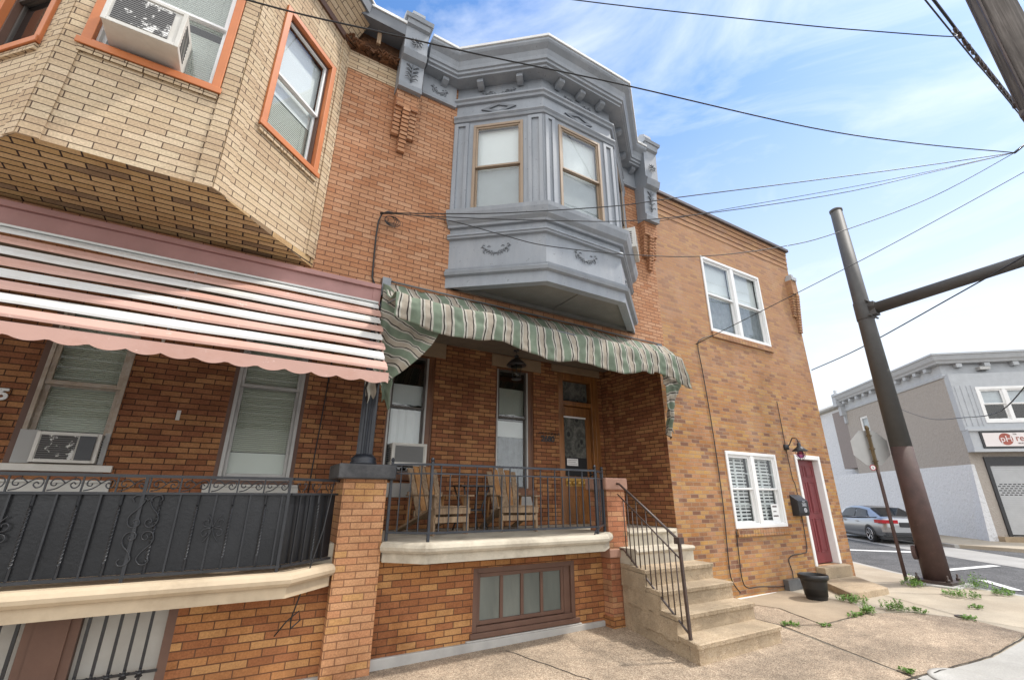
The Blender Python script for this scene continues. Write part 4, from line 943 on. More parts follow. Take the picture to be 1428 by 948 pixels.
mb = MB(); mb.hexa([Vector(p) for p in ((9.05, 4.36, -.05), (10.15, 4.28, -.05), (10.95, 5.15, -.05), (9.8, 5.20, -.05), (9.05, 4.36, .13), (10.15, 4.28, .14), (10.95, 5.15, .15), (9.8, 5.20, .15))])
mb.build('stoop', M['concrete'], E, bevel=.012)
mb = MB(); mb.box(7.0, 8.75, D - .03, D - .001, -.02, .025); mb.build('base_sealant', M['roof_edge'], E)
mb = MB(); mb.box(8.9, 9.95, D - .1, D - .003, -.02, .20); mb.build('base_flashing', M['galv'], E)

# ================================================================= AWNINGS
A = thing('metal_awning', 'slatted pink and white metal awning with a scalloped lip over the left porch', 'awning', (-1.7, 5.3, 3.9))
AX0, AX1 = -4.6, 1.10
ytop, ztop, ybot, zbot = 5.33, 3.93, 4.56, 2.85
ns = 8
for k in range(ns):
    t0 = k / ns; y0 = ytop + (ybot - ytop) * t0; z0 = ztop + (zbot - ztop) * t0
    y1 = y0 + (ybot - ytop) / ns * 1.0; z1 = z0 - .082
    mb = MB(); x0, x1 = AX0, AX1 + .02 * (k % 2)
    wob = [0, .006, -.004, .003, 0]
    n = 10
    for i in range(n):
        a, b = x0 + (x1 - x0) * i / n, x0 + (x1 - x0) * (i + 1) / n
        wa_, wb2 = .006 * math.sin(i * 1.7 + k), .006 * math.sin((i + 1) * 1.7 + k)
        if k == 1 and True: wa_ -= .012 * math.exp(-((a - .1) / .9) ** 2); wb2 -= .012 * math.exp(-((b - .1) / .9) ** 2)
        mb.hexa([Vector(p) for p in ((a, y1, z1 + wa_), (b, y1, z1 + wb2), (b, y0, z0 - .004), (a, y0, z0 - .004), (a, y1 + .002, z1 + .006 + wa_), (b, y1 + .002, z1 + .006 + wb2), (b, y0 + .002, z0 + .004), (a, y0 + .002, z0 + .004))])
        mb.hexa([Vector(p) for p in ((a, y1, z1 - .022 + wa_), (b, y1, z1 - .022 + wb2), (b, y1 + .006, z1 - .022 + wb2), (a, y1 + .006, z1 - .022 + wa_), (a, y1, z1 + wa_), (b, y1, z1 + wb2), (b, y1 + .006, z1 + wb2), (a, y1 + .006, z1 + wa_))])
    mb.build('slat', M['pink'] if k % 2 else M['pink_white'], A)
mb = MB(); mb.smooth = False; y = ybot + .012; n = 200; P0 = None
for i in range(n + 1):
    x = AX0 + (AX1 + .04 - AX0) * i / n; zb = zbot - .09 - .035 * (abs(math.sin(PI * (x - AX1) / .235)) ** .8 * 1.0)
    c = [(x, y - .004, zb), (x, y - .004, zbot + .0), (x, y + .0, zb), (x, y + .0, zbot + .0)]
    if P0:
        mb.face([P0[0], c[0], c[1], P0[1]]); mb.face([c[2], P0[2], P0[3], c[3]]); mb.face([P0[0], P0[2], c[2], c[0]])
    P0 = c
mb.build('scalloped_lip', M['pink'], A)
mb = MB(); mb.box(AX0, AX1, 5.28, 5.34, 3.915, 3.935)
for x in (AX1 - .04, AX1 - 1.9, AX1 - 3.8): mb.bar((x, ytop - .02, ztop - .08), (x, ybot + .07, zbot + .03), .02, .03)
mb.build('awning_frame', M['pink_white'], A)
mb = MB(); mb.bar((AX1 + .0, ytop, ztop - .05), (AX1 + .0, ybot + .03, zbot + .0), .008, .05); mb.build('end_rail', M['pink'], A)

def cloth(name, fn, nu, nv, parent, uvf, amp=.012, sc_=6.0, mat='canvas', th=.004):
    P = []; 
    for j in range(nv + 1):
        row = []
        for i in range(nu + 1):
            p = Vector(fn(i / nu, j / nv)); w = noise.noise(Vector((p.x * sc_, p.y * sc_, p.z * sc_ * .8))) + .5 * noise.noise(p * sc_ * 2.7)
            row.append(p + Vector((.25 * w, -w, .35 * w)) * amp)
        P.append(row)
    mb = MB(); mb.smooth = True
    ids = [[mb.vert(p) for p in row] for row in P]
    for j in range(nv):
        for i in range(nu):
            mb.fi([ids[j][i], ids[j + 1][i], ids[j + 1][i + 1], ids[j][i + 1]], [uvf(i / nu, j / nv), uvf(i / nu, (j + 1) / nv), uvf((i + 1) / nu, (j + 1) / nv), uvf((i + 1) / nu, j / nv)])
    o = mb.build(name, M[mat], parent); s = o.modifiers.new('thick', 'SOLIDIFY'); s.thickness = th; return o
G_ = thing('fabric_awning', 'torn green, beige and black striped canvas awning sagging over the middle porch', 'awning', (3.6, 5.3, 4.2))
GX0, GX1 = 1.16, 5.95
def prof(v):  # awning cross-section: wall, dip, fold, valance
    K = [(0, 5.38, 4.27), (.18, 5.15, 4.05), (.38, 4.95, 3.87), (.46, 4.86, 3.86), (.52, 4.76, 3.86), (.58, 4.69, 3.82), (.66, 4.66, 3.72), (.85, 4.65, 3.56), (1.0, 4.66, 3.43)]
    for (a, y0, z0), (b, y1, z1) in zip(K, K[1:]):
        if v <= b: t = (v - a) / (b - a); return y0 + (y1 - y0) * t, z0 + (z1 - z0) * t
    return K[-1][1:]
def aw(u, v):
    y, z = prof(v); 
    x = GX0 + (GX1 - GX0) * u - (.12 * v if u < .02 else 0) * 0
    if v < .5: x += (.42) * (u ** 8) * (1 - v)
    f = max(0, (v - .45) / .55)
    sag = .035 * math.sin(u * 9) + .03 * math.sin(u * 23 + 1)
    z += f * (sag - .02 * abs(math.sin(u * PI * 7.5)) + .04 * math.exp(-((u - .0) / .08) ** 2) + .05 * math.exp(-((u - .72) / .2) ** 2) * -1) 
    if u < .1: z += f * .05 * (1 - u / .1)
    if u > .86: k = (u - .86) / .14; z += f * (.03 - .06 * k); y += .25 * k * k * f; x += f * .42 * k * k
    y += .03 * math.sin(u * 60) * (v - .5) * (v > .5) + .02 * math.sin(u * 17)
    return (x, y, z)
cloth('canopy', aw, 240, 30, G_, lambda u, v: (GX0 + (GX1 - GX0) * u + .012 * math.sin(v * 9 + u * 20), v), .03, 5)
def left_side(u, v):
    top = Vector((1.14, 5.30, 4.22)).lerp(Vector((1.78, 4.74, 3.62)), u) + Vector((0, 0, -.10 * math.sin(u * PI)))
    bot = Vector((1.12, 5.25, 2.98)).lerp(Vector((1.26, 5.05, 2.88)), u)
    p = top.lerp(bot, v); bow = math.sin(v * PI) ; p += Vector((.10 * bow * u, -.03 * bow, 0))
    p.y -= .05 * math.sin(u * 7 + v * 3) * (1 - v * .5); return p
cloth('side_curtain', left_side, 36, 50, G_, lambda u, v: (v * 1.28 + .12 * math.sin(u * PI) * (1 - v), u), .05, 4)
def tatter(u, v):
    p = Vector((1.06, 5.28, 3.02)).lerp(Vector((1.30, 5.08, 2.92)), u); L_ = .24 + .10 * math.sin(u * 9) + .07 * math.sin(u * 21)
    return p + Vector((.01 * math.sin(v * 9), -.03 * math.sin(u * 14), -L_ * v))
cloth('tattered_end', tatter, 30, 10, G_, lambda u, v: (u * .25 + .12, v), .03, 9)
def right_side(u, v):
    top = Vector((5.56, 4.78, 3.55)).lerp(Vector((6.36, 5.08, 3.52)), u) + Vector((0, 0, .03 * math.sin(u * PI)))
    bot = Vector((5.86, 5.08, 2.62)).lerp(Vector((6.04, 5.12, 2.52)), u)
    k = v; w = 1 - (1 - k) ** 1.0
    p = top.lerp(bot, k); 
    pinch = .12 * math.sin(k * PI) * (u - .5); p.x -= pinch; p.y -= .06 * math.sin(u * 9 + k * 2) * (1 - .3 * k); return p
cloth('side_curtain', right_side, 36, 44, G_, lambda u, v: (v * 1.05 + .25 * u * (1 - v), u), .05, 4)
def right_back(u, v):
    top = Vector((6.04, 5.05, 3.56)).lerp(Vector((6.50, 5.30, 3.60)), u); bot = Vector((5.98, 5.15, 2.70)).lerp(Vector((6.12, 5.2, 2.62)), u)
    p = top.lerp(bot, v); p.x += .06 * math.sin(v * PI * 2 + .6) * u; return p
cloth('side_curtain', right_back, 16, 40, G_, lambda u, v: (v * 1.0 + .5, u), .04, 5)
mb = MB(); mb.tube([(1.16, 5.36, 4.29), (3.6, 5.355, 4.29), (6.3, 5.36, 4.29)], .012, 6); mb.tube([(1.2, 4.74, 3.80), (3.4, 4.73, 3.82), (5.9, 4.76, 3.79)], .011, 6)
mb.tube([(1.2, 5.36, 3.95), (1.2, 4.74, 3.80)], .011, 6); mb.tube([(5.9, 5.36, 3.95), (5.9, 4.76, 3.79)], .011, 6)
mb.build('awning_frame', M['galv'], G_)
mb = MB(); mb.box(1.13, 1.24, 5.33, 5.395, 4.06, 4.32); mb.box(6.16, 6.28, 5.33, 5.395, 4.05, 4.27); mb.build('wall_bracket', M['galv'], G_)

# ================================================================= RAILINGS
def smooth(P, sub=5):
    P = [Vector(p) for p in P]; out = []
    for i in range(len(P) - 1):
        p0 = P[max(i - 1, 0)]; p1 = P[i]; p2 = P[i + 1]; p3 = P[min(i + 2, len(P) - 1)]
        for k in range(sub): t = k / sub; out.append(.5 * ((2 * p1) + (p2 - p0) * t + (2 * p0 - 5 * p1 + 4 * p2 - p3) * t * t + (3 * p1 - p0 - 3 * p2 + p3) * t ** 3))
    return out + [P[-1]]
def scroll(cx, cz, r, s0, turns, y, F, start=0, direction=1, r1=.008):
    pts = []
    n = int(20 * turns)
    for i in range(n + 1):
        t = i / n; a = start + direction * t * turns * 2 * PI; rr = r + (r1 - r) * t; pts.append(F(cx + math.cos(a) * rr, cz + math.sin(a) * rr, y))
    return pts
RN = thing('porch_railing', 'black wrought iron porch railing with scrolls, backed by black sheet metal, left porch', 'railing', (-1.5, 4.93, .97))
RY = 4.95
FR = frame((0, RY, 0), (1, 0)); xr = .42; xl = -4.6
FQ = frame((xr, RY, 0), (.49, .40)); LQ = math.hypot(.49, .40)
def rails(F, a, b, zz, w, nm, parent, mat, deep=.03):
    for z, h in zz: mb = MB(); mb.fbox(F, a, b, z, z + h, -.004 - w / 2, -.004 + w / 2); mb.build(nm, mat, parent)
rails(FR, xl, xr, [(1.005, .022), (1.63, .02), (1.765, .025)], .03, 'rail', RN, M['black']); rails(FQ, 0, LQ, [(1.005, .022), (1.63, .02), (1.765, .025)], .028, 'rail', RN, M['black'])
mb = MB()
for F, a, b in ((FR, xl, xr), (FQ, 0.01, LQ)):
    n = max(2, int((b - a) / .2))
    for i in range(n): 
        p, q_ = a + (b - a) * i / n, a + (b - a) * (i + 1) / n; d0, d1 = .022 + .006 * math.sin(i * 1.9), .022 + .006 * math.sin((i + 1) * 1.9)
        mb.hexa([F(p, 1.03, d0), F(q_, 1.03, d1), F(q_, 1.03, d1 + .004), F(p, 1.03, d0 + .004), F(p, 1.635, d0 + .004), F(q_, 1.635, d1 + .004), F(q_, 1.635, d1 + .008), F(p, 1.635, d0 + .008)])
mb.build('backing_sheet', M['sheet'], RN)
tp = MB()
def twist(F, x):
    tw = MB(); n = 44; prev = None
    for i in range(n + 1):
        z = 1.03 + .6 * i / n; a = i * .75 if 6 < i < 38 else 0; c = [tw.vert(F(x + math.cos(a + k * PI / 2) * .0105, z, -.004 + math.sin(a + k * PI / 2) * .0105)) for k in range(4)]
        if prev:
            for k in range(4): tw.fi([prev[k], prev[(k + 1) % 4], c[(k + 1) % 4], c[k]])
        prev = c
    tw.build('twisted_baluster', M['black'], RN)
def plainb(F, x): pl = MB(); pl.fbox(F, x - .0065, x + .0065, 1.02, 1.64, -.011, .003); pl.build('baluster', M['black'], RN)
i = 0; x = xr - .07
while x > xl:
    if i % 2 == 1: twist(FR, x)
    else: plainb(FR, x)
    x -= .132; i += 1
for j, x in enumerate((.12, .25, .37, .5)):
    if j == 2: twist(FQ, x)
    else: plainb(FQ, x)
def curl(F, cx, cz, r, a0, turn, y=-.016, tight=.25):
    """spiral from radius r inward; returns points"""
    n = 16; return [F(cx + math.cos(a0 + turn * t / n) * r * (1 - (1 - tight) * t / n), cz + math.sin(a0 + turn * t / n) * r * (1 - (1 - tight) * t / n), y) for t in range(n + 1)]
def big_scroll(cx, cz, small=False):
    sp = MB()
    if small:
        for s in (-1, 1):
            for g_ in (-1, 1):
                sp.tube([FR(cx + s * .006, cz, -.016)] + curl(FR, cx + s * .05, cz + g_ * .045, .036, -g_ * PI / 2 if s > 0 else PI + g_ * PI / 2, s * g_ * 5.2), .0052, 5)
                sp.tube(smooth([FR(cx, cz, -.016), FR(cx + s * .018, cz + g_ * .06, -.016), FR(cx + s * .055, cz + g_ * .115, -.016)]), .0045, 5)
    else:
        for s in (-1, 1):
            for g_ in (-1, 1):
                # long limb from the outer curl to the waist curl
                sp.tube(list(reversed(curl(FR, cx + s * .058, cz + g_ * .225, .04, -g_ * PI * .5 if s < 0 else PI + g_ * PI * .5, 0))) [:0] + smooth([FR(cx + s * x, cz + g_ * z, -.016) for x, z in ((.085, .215), (.10, .235), (.085, .262), (.05, .262), (.028, .24), (.02, .215), (.045, .165), (.085, .12), (.10, .075), (.085, .03), (.05, .015), (.022, .035), (.022, .065), (.045, .08), (.062, .062), (.05, .045))]), .0055, 5)
            sp.tube(smooth([FR(cx + s * x, cz + z, -.016) for x, z in ((.0, .225), (.02, .24), (.03, .215))]), .0055, 5)
    sp.build('scroll_ornament', M['black'], RN)
big_scroll(-.66, 1.36); big_scroll(-.16, 1.36, True); big_scroll(-1.52, 1.36, True); big_scroll(-2.3, 1.36)
x = xr - .02; i = 0
while x > xl:    # top band: S scrolls between uprights
    tp = MB(); tp.fbox(FR, x - .006, x + .006, 1.645, 1.77, -.011, .003)
    a0, b0 = x - .01, x - .205; z0, z1 = 1.655, 1.755
    tp.tube(smooth([FR(b0 + .005, z0 + .003, -.006), FR(b0 + .06, z0 + .02, -.006), FR(b0 + .12, z0 + .075, -.006), FR(b0 + .16, z1 - .005, -.006), FR(b0 + .188, z0 + .075, -.006), FR(b0 + .182, z0 + .035, -.006), FR(b0 + .155, z0 + .022, -.006), FR(b0 + .135, z0 + .045, -.006), FR(b0 + .15, z0 + .065, -.006), FR(b0 + .165, z0 + .05, -.006)], 4), .005, 5)
    tp.tube(smooth([FR(b0 + .10, z0 + .06, -.006), FR(b0 + .055, z1 - .005, -.006), FR(b0 + .02, z1 - .025, -.006), FR(b0 + .02, z1 - .055, -.006), FR(b0 + .045, z1 - .06, -.006), FR(b0 + .05, z1 - .04, -.006)], 4), .005, 5)
    tp.build('scroll_panel', M['black'], RN); x -= .215; i += 1
for j in range(3):
    tp = MB()
    for s in (-1, 1):
        tp.tube([FQ(.12 + j * .19 + s * .01, 1.66, -.006), FQ(.12 + j * .19 + s * .05, 1.70, -.006), FQ(.12 + j * .19 + s * .06, 1.735, -.006), FQ(.12 + j * .19 + s * .03, 1.74, -.006), FQ(.12 + j * .19 + s * .025, 1.715, -.006)], .005, 5)
    tp.build('scroll_panel', M['black'], RN)
for x in (xl + .5, -.70, .40):
    mb = MB(); mb.fbox(FR, x - .012, x + .012, .95, 1.78, -.017, .007); mb.build('post', M['black'], RN)
mb = MB(); mb.tube([(.84, 5.2, 1.76), (.78, 5.12, 1.3), (.68, 5.05, .9), (.60, 5.1, .55), (.62, 5.2, .45), (.70, 5.25, .5), (.68, 5.25, .58), (.58, 5.25, .5), (.5, 5.3, .38)], .007, 5); tag(mb.build('hanging_wire', M['cable']), 'loose black wire dangling off the black railing beside the brick pillar', 'wire')

RM = thing('porch_railing', 'thin blue-black iron railing around the middle porch in front of two wooden chairs', 'railing', (3, 4.98, 1.16))
RYm = 4.99; FM = frame((0, RYm, 0), (1, 0))
segs = [(FM, 1.84, 4.22), (frame((1.47, 5.30, 0), (.37, -.31)), 0, math.hypot(.37, .31)), (frame((4.22, RYm, 0), (.36, .27)), 0, math.hypot(.36, .27))]
for F, a, b in segs:
    for z, h in ((1.235, .022), (1.86, .015), (1.955, .024)): mb = MB(); mb.fbox(F, a, b, z, z + h, -.016 if h < .02 else -.02, .008 if h < .02 else .012); mb.build('rail', M['iron_blue'], RM)
for F, a, b in segs:
    n = max(2, round((b - a) / .115))
    for i in range(1, n):
        mb = MB(); x = a + (b - a) * i / n; mb.fbox(F, x - .006, x + .006, 1.24, 1.96 if i % 2 else 1.865, -.010, .002); mb.build('baluster', M['iron_blue'], RM)
for x, y in ((1.84, RYm), (4.22, RYm), (1.47, 5.30), (4.58, 5.26)):
    mb = MB(); mb.box(x - .014, x + .014, y - .018, y + .01, 1.15, 2.0); mb.lathe((x, y - .004, 2.0), [(.012, 0), (.022, .012), (.022, .025), (.008, .045)], 8); mb.build('post', M['iron_blue'], RM)
mb = MB(); mb.bar((4.22, RYm, 1.24), (4.12, 4.93, 1.16), .014); mb.bar((4.22, RYm, 1.2), (4.34, 5.06, 1.24), .014); mb.build('foot_bracket', M['iron_blue'], RM)

RS = thing('stair_railing', 'rusty brown iron handrail down the left side of the concrete front steps', 'railing', (4.5, 3.9, -.03))
top0, top1 = Vector((4.80, 5.20, 1.80)), Vector((4.50, 3.86, 1.14))
mb = MB(); mb.tube([(4.80, 5.20, 1.81), (4.79, 5.12, 1.80), top1], .016, 8); mb.build('handrail', M['iron_brown'], RS)
mb = MB(); mb.tube([(4.79, 5.17, 1.66), (4.50, 3.88, .95)], .010, 6); mb.build('middle_rail', M['iron_brown'], RS); mb = MB(); mb.tube([(4.79, 5.19, .93), (4.785, 5.12, .93), (4.50, 3.88, .22)], .013, 6); mb.build('bottom_rail', M['iron_brown'], RS)
for i in range(1, 12):
    mb = MB(); t = i / 12 ; p = Vector((4.79, 5.15, 0)).lerp(Vector((4.50, 3.88, 0)), t); zb = .915 + (.22 - .915) * t; zt = (1.80 + (1.14 - 1.80) * t) if i % 2 == 0 else (1.65 + (.95 - 1.65) * t)
    mb.tube([(p.x, p.y, zb), (p.x, p.y, zt)], .008, 6); mb.build('baluster', M['iron_brown'], RS)
mb = MB(); mb.bar((4.50, 3.87, -.06), (4.48, 3.87, 1.17), .03); mb.box(4.45, 4.53, 3.84, 3.92, 1.12, 1.19); mb.build('post', M['iron_brown'], RS)

# ================================================================= PORCH FURNITURE
def chair(loc, rz, label):
    """adirondack chair, faces -Y locally"""
    c = thing('adirondack_chair', label, 'chair', loc, rz, 'wooden chairs on the porch')
    W = .56
    for s in (-1, 1):
        mb = MB(); x = s * W / 2; mb.bar((x, -.30, .34), (x, .56, .02), .028, .11, (1, 0, 0)); 
        mb2 = MB(); mb2.box(x - .018 if s < 0 else x - .018, x + .018, -.34, -.25, 0, .50); mb2.build('leg', M['rough_wood'], c, bevel=.003)
        mb.build('side_stringer', M['rough_wood'], c)
        mb = MB(); mb.hexa([Vector(p) for p in ((x - .06, -.40, .50), (x + .06, -.40, .50), (x + .045, .36, .50), (x - .045, .36, .50), (x - .06, -.40, .522), (x + .06, -.40, .522), (x + .045, .36, .522), (x - .045, .36, .522))]); mb.build('armrest', M['rough_wood'], c, bevel=.003)
        mb = MB(); mb.bar((x, .30, .5), (x, .33, .10), .07, .022); mb.build('rear_post', M['orange_wood'], c); mb = MB(); mb.prism([(x - .011, -.34, .5), (x - .011, -.16, .5), (x - .011, -.25, .34)], (.022, 0, 0)); mb.build('arm_support', M['orange_wood'], c)
    mb = MB()
    for k in range(6):
        y = -.32 + k * .085; z = .375 - k * .030; mb.hexa([Vector(p) for p in ((-.3, y, z - .02), (.3, y, z - .02), (.3, y + .07, z - .045), (-.3, y + .07, z - .045), (-.3, y, z), (.3, y, z), (.3, y + .07, z - .025), (-.3, y + .07, z - .025))])
    mb.box(-.3, .3, -.365, -.345, .27, .35); mb.build('seat', M['rough_wood'], c, bevel=.002)
    mb = MB(); mb.box(-.28, .28, -.36, -.342, .16, .235); mb.build('front_board', M['rough_wood'], c, bevel=.002)
    for k in range(5):
        x = (k - 2) * .108; h = .80 - .03 * abs(k - 2)
        mb = MB(); mb.hexa([Vector(p) for p in ((x * .85 - .042, .16, .20), (x * .85 + .042, .16, .20), (x * .85 + .042, .18, .205), (x * .85 - .042, .18, .205), (x - .046, .16 + h * .42, .16 + h), (x + .046, .16 + h * .42, .16 + h), (x + .046, .18 + h * .42, .165 + h), (x - .046, .18 + h * .42, .165 + h))])
        mb.build('back_slat', M['orange_wood'] if k in (1, 3) else M['rough_wood'], c, bevel=.003)
    mb = MB(); mb.box(-.3, .3, .33, .36, .50, .56); mb.build('back_rail', M['rough_wood'], c); mb = MB(); mb.box(-.26, .26, .20, .23, .22, .30); mb.build('back_rail', M['rough_wood'], c)
    return c
c1_ = chair((2.36, 6.08, 1.15), R(14), 'slatted wooden lounge chair in front of the porch window with the air conditioner')
for o in [c1_]: o.scale = (.96, .95, .94)
c2_ = dup(c1_, (3.56, 6.16, 1.15), R(-8), 'slatted wooden lounge chair on the porch nearer the front door, under the hanging lantern')
t_ = thing('side_table', 'small dark round-edged table standing between the two wooden porch chairs', 'table', (2.98, 6.35, 1.15))
mb = MB(); mb.box(2.72, 3.24, 6.12, 6.58, 1.15 + .60, 1.15 + .625); mb.build('tabletop', M['black'], t_, bevel=.01)
for sx in (-1, 1):
    for sy in (-1, 1):
        mb = MB(); mb.tube([(2.98 + sx * .2, 6.35 + sy * .18, 1.15), (2.98 + sx * .12, 6.35 + sy * .11, 1.46), (2.98 + sx * .2, 6.35 + sy * .18, 1.75)], .012, 6); mb.build('leg', M['black'], t_)
mb = MB(); mb.box(2.8, 3.16, 6.2, 6.5, 1.42, 1.435); mb.build('shelf', M['black'], t_)

# hanging porch lantern
la = thing('porch_lantern', 'black lantern with seeded glass hanging under the striped awning before the second window', 'lantern', (3.67, 6.2, 3.45))
mb = MB(); mb.tube([(3.67, 6.2, 3.98), (3.67, 6.2, 3.86)], .006, 5); mb.lathe((3.67, 6.2, 3.95), [(.05, 0), (.05, .025)], 10); mb.build('chain', M['black'], la)
mb = MB(); mb.lathe((3.67, 6.2, 3.70), [(.17, 0), (.175, .012), (.13, .06), (.075, .11), (.04, .13), (.03, .15), (.05, .16), (.02, .19)], 10); mb.lathe((3.67, 6.2, 3.46), [(.085, 0), (.09, .01), (.07, .02)], 8)
for k in range(6):
    a = k * PI / 3; mb.tube([(3.67 + .068 * math.cos(a), 6.2 + .068 * math.sin(a), 3.47), (3.67 + .098 * math.cos(a), 6.2 + .098 * math.sin(a), 3.70)], .006, 4)
mb.build('lamp_cage', M['black'], la)
mb = MB(); mb.lathe((3.67, 6.2, 3.48), [(.06, 0), (.075, .08), (.088, .21)], 12); mb.build('lamp_glass', M['lamp_glass'], la)
# wall lamp by the maroon door
wl = thing('wall_lamp', 'black gooseneck wall lamp with a violet glass globe beside the maroon door', 'lamp', (9.86, D, 2.6))
mb = MB(); mb.lathe((9.80, D - .02, 2.62), [(.01, -.06), (.06, -.05), (.06, .05), (.01, .06)], 12); mb.tube([(9.80, D - .03, 2.62), (9.80, D - .10, 2.66), (9.81, D - .18, 2.80), (9.82, D - .26, 2.78), (9.82, D - .28, 2.70)], .011, 8); mb.build('arm', M['black'], wl)
mb = MB(); mb.lathe((9.82, D - .28, 2.50), [(.14, .02), (.145, .03), (.075, .09), (.04, .12), (.035, .18), (.01, .2)], 20); mb.build('lamp_shade', M['black'], wl)
mb = MB(); mb.lathe((9.82, D - .28, 2.36), [(.01, .02), (.04, .03), (.07, .07), (.075, .10), (.05, .15)], 16); mb.build('lamp_glass', M['violet_glass'], wl)
mb = MB()
for k in range(6):
    a = k * PI / 3; mb.tube([(9.82 + .08 * math.cos(a), D - .28 + .08 * math.sin(a), 2.52), (9.82 + .085 * math.cos(a), D - .28 + .085 * math.sin(a), 2.44), (9.82 + .03 * math.cos(a), D - .28 + .03 * math.sin(a), 2.345)], .005, 4)
mb.build('lamp_cage', M['black'], wl)
# mailbox
mx = thing('mailbox', 'black wall mailbox with pale numerals and a round emblem left of the maroon door', 'mailbox', (9.8, D, 1.3))
mb = MB(); mb.prism([(9.62, D - .002, 1.28), (9.62, D - .13, 1.28), (9.62, D - .15, 1.34), (9.62, D - .15, 1.56), (9.62, D - .002, 1.68)], (.36, 0, 0)); mb.build('box', M['black'], mx, bevel=.008)
FX = frame((9.62, D - .152, 0), (1, 0))
text('numerals', '2682', FX, .20, 1.485, 0, .085, M['plate'], mx, .002, sx=.9)
text('lettering', 'POST', FX, .20, 1.545, 0, .04, M['plate'], mx, .002)
mb = MB(); mb.prism([FX(.21 + .052 * math.cos(k * PI / 8), 1.385 + .042 * math.sin(k * PI / 8), 0) for k in range(16)], (0, -.004, 0)); em = mb.build('round_emblem', M['plate'], mx)
mb = MB(); mb.tube([FX(.21 + .022 * math.cos(k * PI / 5), 1.385 + .02 * math.sin(k * PI / 5), -.006) for k in range(9)], .004, 5); mb.build('emblem_mark', M['sign_dark'], em)
# planter
pt = thing('plant_pot', 'empty black plastic pot on the pavement below the mailbox', 'plant pot', (8.66, 4.72, .02))
mb = MB(); mb.lathe((8.66, 4.72, .02), [(.15, 0), (.155, .01), (.195, .27), (.2, .30), (.225, .31), (.23, .37), (.215, .38), (.20, .37), (.19, .30), (.17, .06), (.01, .05)], 28); mb.build('pot', M['pot'], pt)
mb = MB(); mb.lathe((8.66, 4.72, .29), [(.19, 0), (.18, .012), (.0, .02)], 20); mb.build('soil', M['joint'], pt)
# air conditioner on the far side of the grey bay
p_, q2 = bay[2], bay[3]; F3 = frame((p_[0], p_[1], 0), (q2[0] - p_[0], q2[1] - p_[1]))
ac_unit(F3, .45, 1.02, 5.60, 5.98, -.22, .1, 'white air conditioner poking out of the far right face of the grey bay window', 'grille')

# ================================================================= CABLES
def cable(pts, r, label, cat='cable', name='overhead_cable', group=None, sub=6):
    P = [Vector(p) for p in pts]; out = []
    for i in range(len(P) - 1):   # catmull-rom
        p0 = P[max(i - 1, 0)]; p1 = P[i]; p2 = P[i + 1]; p3 = P[min(i + 2, len(P) - 1)]
        for k in range(sub):
            t = k / sub; out.append(.5 * ((2 * p1) + (p2 - p0) * t + (2 * p0 - 5 * p1 + 4 * p2 - p3) * t * t + (3 * p1 - p0 - 3 * p2 + p3) * t ** 3))
    out.append(P[-1]); mb = MB(); mb.tube(out, r, 5); return tag(mb.build(name, M['cable']), label, cat, group)
NODE = (10.54, .98, 7.25); GR = 'service drops from the utility line'
cable([(-3.2, 4.35, 6.12), (-.74, 3.81, 6.09), (.44, 3.51, 6.13), (1.54, 3.24, 6.2), (3.14, 2.84, 6.33), (6.0, 2.12, 6.49), (8.12, 1.59, 6.79), NODE], .009, 'thin black cable crossing in front of the cream bay and the grey cornice', group=GR)
cable([(-9.0, 10.0, 11.6), (-3.0, 7.0, 10.4), (1.0, 5.0, 9.6), (3.26, 3.83, 9.21), (6.33, 2.15, 8.8), (7.53, 1.49, 8.68), (8.68, .90, 8.66), (8.8, .9, 8.84)], .009, 'black cable across the open sky at the very top, above every roof', group=GR)
cable([(1.0, 5.34, 5.26), (1.25, 4.98, 5.12), (1.54, 4.85, 5.14), (2.24, 4.55, 5.21), (2.99, 4.23, 5.33), (3.98, 3.81, 5.52), (4.76, 3.47, 5.73), (6.8, 2.59, 6.25), (8.67, 1.79, 6.74), NODE], .0075, 'uppermost service cable running level over the grey bay sill from the coiled hook', group=GR)
cable([(1.0, 5.34, 5.25), (1.25, 4.98, 5.10), (1.55, 4.85, 5.1), (2.98, 4.23, 5.17), (4.47, 3.59, 5.34), (7.08, 2.47, 6.02), (8.88, 1.69, 6.65), NODE], .0065, 'middle service cable across the grey bay just below its sill', group=GR)
cable([(1.0, 5.34, 5.24), (1.25, 4.98, 5.10), (1.8, 4.74, 5.05), (2.42, 4.48, 4.9), (2.98, 4.24, 4.78), (4.04, 3.78, 4.73), (5.04, 3.35, 4.79), (6.13, 2.88, 5.03), (6.98, 2.51, 5.33), (8.72, 1.76, 6.15), NODE], .0065, 'lowest sagging service cable swooping across the garland panels of the grey bay', group=GR)
cable([(6.2, 5.0, 6.72), (7.0, 4.2, 6.78), (9.0, 2.4, 7.0), NODE], .0055, 'cable from the right cornice bracket of the grey bay house to the junction', group=GR)
cable([(7.29, 5.36, 4.47), (8.77, 3.98, 5.41), (10.13, 2.73, 6.29), (11.88, 1.1, 7.5), (13.0, .1, 8.3)], .0075, 'cable rising from the corner house wall past its upper window', group=GR)
cable([(14.37, 6.68, 5.26), (13.52, 5.0, 5.35), (12.36, 2.71, 5.66), (11.75, 1.5, 5.84), (11.3, .6, 6.0)], .014, 'thick black cable passing in front of the leaning grey steel pole', group=GR)
cable([(CB[0] + SD[0] * 4.2 - SN[0] * .04, CB[1] + SD[1] * 4.2 - SN[1] * .04, 6.75), (26.5, 9.0, 5.7), (22.5, 6.75, 4.5), (17.57, 4.49, 3.8), (14.2, 3.08, 3.42), (11.94, 2.14, 3.53), (10.5, 1.5, 3.8)], .012, 'sagging cable in front of the taupe building across the side street', group=GR)
GB = 'main street utility cables'
